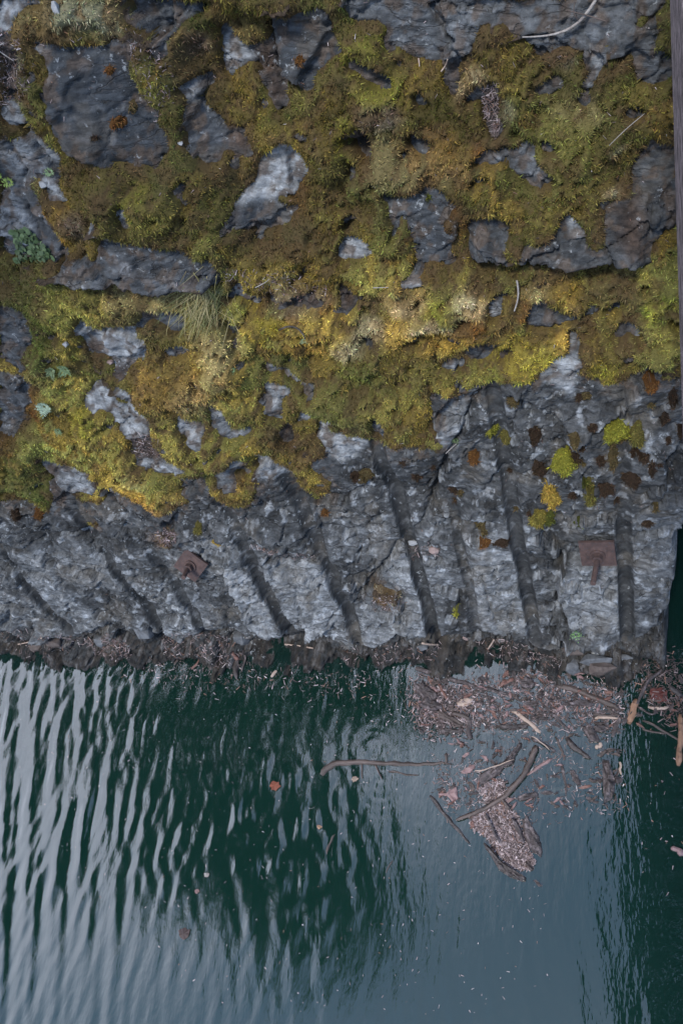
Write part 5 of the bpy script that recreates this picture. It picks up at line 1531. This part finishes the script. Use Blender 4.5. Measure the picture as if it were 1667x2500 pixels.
# ------------------------------------------------------------------ grass tuft, ferns and leaves
def blades_obj(name, base, tips, w, cols, label, cat, group=None):
    V = []; Fc = []; Cc = []
    for b, t, c in zip(base, tips, cols):
        mid = (b + t) / 2 + NW * .03 + np.array([0, 0, .01]) * rng.normal()
        s = np.cross(t - b, NW); s = s / (np.linalg.norm(s) + 1e-9) * w
        k = len(V)
        q1 = .25 * b + .5 * mid + .25 * t + .0
        V += [b - s, b + s, q1 + s * .9, q1 - s * .9, t]
        Fc += [(k, k + 1, k + 2, k + 3)]; Cc += [c] * 5
    F3 = [(i * 5 + 3, i * 5 + 2, i * 5 + 4) for i in range(len(base))]
    o = mesh_np(name, np.array(V) - base[0], [np.array(Fc), np.array(F3)], M_BLADE, np.array(Cc), smooth=False)
    o.location = base[0]
    return tag(o, label, cat, group)


bs, ts, cs = [], [], []
for i in range(190):
    x = rng.normal(950, 55); y = rng.normal(190, 50)
    p, _ = on_rock(*C(x, y)); a = rng.normal(1.75, .5); L = rng.uniform(60, 210)
    q, _ = on_rock(*C(x + L * math.cos(a) * 1.1, y + L * math.sin(a) * (.9 if i % 4 else .5)))
    bs.append(p + NW * .004); ts.append(q + NW * rng.uniform(.01, .06))
    cs.append(np.array([[.16, .15, .055], [.26, .22, .11], [.10, .115, .04], [.22, .18, .075]][rng.integers(4)]) * rng.uniform(.7, 1.2))
blades_obj('grass_tuft', np.array(bs), np.array(ts), .001, cs, 'tuft of straw-pale drooping grass on the left mossy ledge', 'grass')


def sprig(name, x, y, fn, size, colr, label, fronds=6, leaf=7, cat='plant', lw=.35):
    xx, yy = fn(x, y); p, (u, v) = on_rock(xx, yy); mpp = np.linalg.norm(p - C0) / F_PX * .5313
    r_ = size * mpp
    V = []; F3 = []; Cc = []
    for f in range(fronds):
        a = 2 * math.pi * f / fronds + rng.normal(0, .3); L = r_ * rng.uniform(.6, 1)
        d = np.array([1., 0, 0]) * math.cos(a) + UP * math.sin(a) * .8 + NW * .55; d /= np.linalg.norm(d)
        s = np.cross(d, NW); s /= np.linalg.norm(s)
        for k in range(leaf):
            t = (k + 1) / leaf
            b = d * L * t * .9 + np.array([0, 0, -.12]) * L * t * t + NW * .012
            ll = L * lw * (1 - .7 * t) + .003
            for sg in ((-1, 1) if k < leaf - 1 else (0,)):
                e = b + s * sg * ll + d * ll * (.6 if sg else 1.2)
                wv = np.cross(e - b, NW); wv = wv / (np.linalg.norm(wv) + 1e-9) * ll * .28
                i0 = len(V); V += [b, (b + e) / 2 + wv + NW * .002, e, (b + e) / 2 - wv + NW * .002]; F3.append((i0, i0 + 1, i0 + 2, i0 + 3))
                Cc += [np.array(colr) * rng.uniform(.7, 1.3)] * 4
        i0 = len(V); V += [-d * 0 - s * .0012, s * .0012, d * L * .9 + s * .0006, d * L * .9 - s * .0006]; F3.append((i0, i0 + 1, i0 + 2, i0 + 3)); Cc += [np.array(colr) * .7] * 4
    o = mesh_np(name, np.array(V), np.array(F3), M_LEAF, np.array(Cc), smooth=False); o.location = p + NW * .004
    return tag(o, label, cat)


sprig('fern', 310, 510, C, 48, (.11, .16, .075), 'small pale green fern above the orange moss at left', 6, 8)
sprig('fern', 245, 515, C, 42, (.12, .16, .08), 'pale green fern frond left of the other fern', 5, 8)
sprig('leafy_plant', 215, 680, C, 55, (.22, .28, .20), 'pale blue-green plant in a dark hollow at far left', 9, 5, lw=.5)
sprig('leafy_plant', 275, 790, C, 28, (.12, .17, .08), 'small green sprout among yellow-green moss at left', 6, 5)
sprig('sprout', 1075, 732, F, 42, (.10, .18, .06), 'bright green star-shaped sprout at the foot of the right rock block', 6, 3, lw=.4)
sprig('sprout', 1075, 512, C, 20, (.13, .20, .09), 'tiny green sprout below the grass tuft', 5, 3)
sprig('sprout', 1400, 378, C, 26, (.16, .19, .10), 'pale green sprig below the dark arching root', 6, 4)
sprig('sprout', 525, 835, D, 24, (.06, .09, .035), 'dark green sprig in the diagonal crack', 6, 4)
sprig('sprout', 55, 825, A, 36, (.16, .22, .05), 'bright yellow-green sprout on the left ledge', 6, 3, lw=.6)
sprig('sprout', 240, 780, A, 28, (.14, .20, .10), 'small green leaves beside the slab left edge', 5, 3, lw=.6)
sprig('sprout', 5, 795, A, 18, (.18, .26, .05), 'bright green leaflet at the left picture edge', 4, 3, lw=.6)
# creeping leaves in the hollow at upper left
bs = []
V = []; F3 = []; Cc = []
p00, _ = on_rock(*A(120, 1100))
for i in range(170):
    x, y = poly_pts(pts(A, [60,1040,130,1040,220,1130,260,1190,80,1200,90,1120]), 1, rng)[0]
    p, _ = on_rock(x, y); p = p + NW * rng.uniform(.004, .025) - p00; r_ = rng.uniform(.006, .014)
    n = NW + rng.normal(0, .4, 3); n /= np.linalg.norm(n); s = np.cross(n, [0, 0, 1.]); s /= np.linalg.norm(s); t = np.cross(n, s)
    k = len(V); V += [p + (s * math.cos(a) + t * math.sin(a)) * r_ for a in np.linspace(0, 6.283, 7)[:-1]]; F3.append(tuple(range(k, k + 6)))
    Cc += [np.array([.055, .085, .035]) * rng.uniform(.6, 1.4)] * 6
o = mesh_np('creeping_plant', np.array(V), np.array(F3), M_LEAF, np.array(Cc), smooth=False); o.location = p00
tag(o, 'patch of small round dark green leaves below the left slab', 'plant')


def dead_leaf(x, y, size, colr, label, fn, rot=0.):
    p = on_z(*fn(x, y), .006); mpp = np.linalg.norm(p - C0) / F_PX * .5313; r_ = size * mpp / 2
    V = [(0, 0, .004)]; n = 15
    for k in range(n):
        a = 2 * math.pi * k / n + rot; rr = r_ * (1.0 if k % 5 == 0 else (.78 if k % 2 else .9)) * random.uniform(.75, 1.1)
        V.append((rr * math.cos(a), rr * math.sin(a) * .85, random.uniform(-.003, .008)))
    Fc = [(0, 1 + k, 1 + (k + 1) % n) for k in range(n)]
    cc = np.repeat(np.array(colr)[None], n + 1, 0) * rng.uniform(.75, 1.2, (n + 1, 1))
    o = mesh_np('dead_leaf', np.array(V), np.array(Fc), M_LEAF, cc, smooth=False)
    o.location = p
    m = o.modifiers.new('thickness', 'SOLIDIFY'); m.thickness = .0015
    return tag(o, label, 'leaf')


dead_leaf(1262, 410, 56, (.12, .035, .018), 'red-brown leaf floating alone in the dark green water', G)
dead_leaf(1455, 180, 90, (.06, .014, .010), 'big dark red leaf in the shadow under the footbridge', Hh, .4)  # red darkened to carry the bridge's shade in its colour
dead_leaf(60, 568, 36, (.24, .18, .14), 'pale torn leaf floating below the hooked branch', Hh, .2)
dead_leaf(845, 1090, 60, (.035, .022, .02), 'dark brown leaf sunk low in the lower left water', G, .7)
dead_leaf(950, 820, 26, (.24, .21, .19), 'pale leaf scrap in the lower left water', G, .7)
dead_leaf(905, 895, 24, (.15, .09, .085), 'pinkish leaf scrap beneath the pale one', G, .1)
dead_leaf(1465, 600, 24, (.26, .16, .10), 'pale orange leaf scrap near the lone twig', G, .3)
dead_leaf(765, 240, 22, (.35, .26, .2), 'small tan leaf above the rock-green shallows', E, .3) if False else None

# ------------------------------------------------------------------ trees on the bank whose crowns hang over the water (seen mirrored in it)
def make_leafm():
    m, n, b = newmat('tree_leaf', .6, .3)
    at = N_(n, 'ShaderNodeVertexColor', layer_name='tint'); n.links.new(at.outputs['Color'], b.inputs['Base Color']); return m


M_TLEAF = make_leafm()
M_TBARK = make_wood('tree_bark', (.05, .04, .035), (.12, .10, .085), (.07, .06, .05), scale=(20, 20, 4))


def tree(base, crown_c, crown_r, nleaf, label, seed, lean):
    r = np.random.default_rng(seed)
    o = empty('overhanging_tree', base); tag(o, label, 'tree', 'trees leaning over the lake')
    b = np.array(base); c = np.array(crown_c)
    mid = b * .5 + c * .5 + np.array([0, .5, .9])
    path = np.array([(1 - t) ** 2 * b + 2 * t * (1 - t) * mid + t * t * c for t in np.linspace(0, 1, 16)])
    V, Fc = tube(path, np.linspace(.17, .05, 16), 10, .08, seed)
    mesh_py('trunk', np.asarray(V) - b, Fc, M_TBARK, o, True)
    clumps = []
    for k in range(26):
        s = path[r.integers(6, 16)]
        d = r.normal(0, 1, 3); d /= np.linalg.norm(d); e = c + d * np.array(crown_r) * r.uniform(.35, 1)
        pp = np.array([s * (1 - t) + e * t + np.array([0, 0, .25 * math.sin(t * 3.1)]) for t in np.linspace(0, 1, 8)])
        V, Fc = tube(pp, np.linspace(.035, .008, 8), 6, .1, k); mesh_py('limb', np.asarray(V) - b, Fc, M_TBARK, o, True)
        for t in (.6, .8, 1.): clumps.append(s * (1 - t) + e * t)
    cl = np.array(clumps)[r.integers(0, len(clumps), nleaf)] + r.normal(0, .26, (nleaf, 3))
    d = r.normal(0, 1, (nleaf, 3)); d /= np.linalg.norm(d, axis=1)[:, None]; s = np.cross(d, r.normal(0, 1, (nleaf, 3))); s /= np.linalg.norm(s, axis=1)[:, None]
    L = r.uniform(.05, .10, nleaf)[:, None]
    Vv = np.stack([cl, cl + d * L * .5 + s * L * .3, cl + d * L, cl + d * L * .5 - s * L * .3], 1).reshape(-1, 3) - b
    cc = np.repeat(np.array([[.045, .07, .02]]) * r.uniform(.5, 1.6, (nleaf, 1)), 4, 0)
    mesh_np('crown', Vv, np.arange(nleaf * 4).reshape(-1, 4), M_TLEAF, cc, smooth=False, parent=o)


def shrub(base, size, nleaf, label, seed):  # added unseen above the rock to darken what the water mirrors
    r = np.random.default_rng(seed)
    b = np.array(base); o = empty('added_shrub', base); tag(o, label, 'shrub', 'unseen shrubs added to darken the reflection')
    tips = []
    for k in range(14):
        e = b + np.array([r.normal(0, size[0] * .5), -r.uniform(.3, 1) * size[1], r.uniform(-.15, 1) * size[2]])
        m_ = (b + e) / 2 + np.array([0, 0, .35])
        pp = np.array([(1 - t) ** 2 * b + 2 * t * (1 - t) * m_ + t * t * e for t in np.linspace(0, 1, 9)])
        V, Fc = tube(pp, np.linspace(.022, .006, 9), 6, .1, k); mesh_py('stem', np.asarray(V) - b, Fc, M_TBARK, o, True)
        tips += [pp[5], pp[7], pp[8]]
    cl = np.array(tips)[r.integers(0, len(tips), nleaf)] + r.normal(0, .17, (nleaf, 3))
    d = r.normal(0, 1, (nleaf, 3)); d /= np.linalg.norm(d, axis=1)[:, None]; s = np.cross(d, r.normal(0, 1, (nleaf, 3))); s /= np.linalg.norm(s, axis=1)[:, None]
    L = r.uniform(.05, .09, nleaf)[:, None]
    Vv = np.stack([cl, cl + d * L * .5 + s * L * .3, cl + d * L, cl + d * L * .5 - s * L * .3], 1).reshape(-1, 3) - b
    cc = np.repeat(np.array([[.045, .065, .02]]) * r.uniform(.5, 1.6, (nleaf, 1)), 4, 0)
    mesh_np('foliage', Vv, np.arange(nleaf * 4).reshape(-1, 4), M_TLEAF, cc, smooth=False, parent=o)


shrub((-3.0, 2.95, 4.35), (1.0, 1.15, .9), 5200, 'added leafy shrub out of view, darkening the reflection nearest the raft', 21)
shrub((-4.2, 2.95, 4.35), (1.2, 1.35, 1.2), 6500, 'added leafy shrub out of view, darkening the middle water by the rock', 22)
shrub((-5.6, 2.95, 4.35), (1.6, 1.7, 1.5), 8000, 'added leafy shrub out of view, darkening the reflection in the left water', 23)
TREES = True
if TREES:
    tree((-4.6, 4.3, 5.2), (-4.1, .75, 7.6), (1.6, 1.6, 1.2), 26000, 'leafy tree leaning far out over the lake, seen mirrored in the middle', 5, 0)
    tree((-6.6, 4.6, 5.2), (-6.0, .9, 7.4), (1.3, 1.5, 1.3), 18000, 'leafy tree mirrored in the left water, further along the bank', 6, 0)
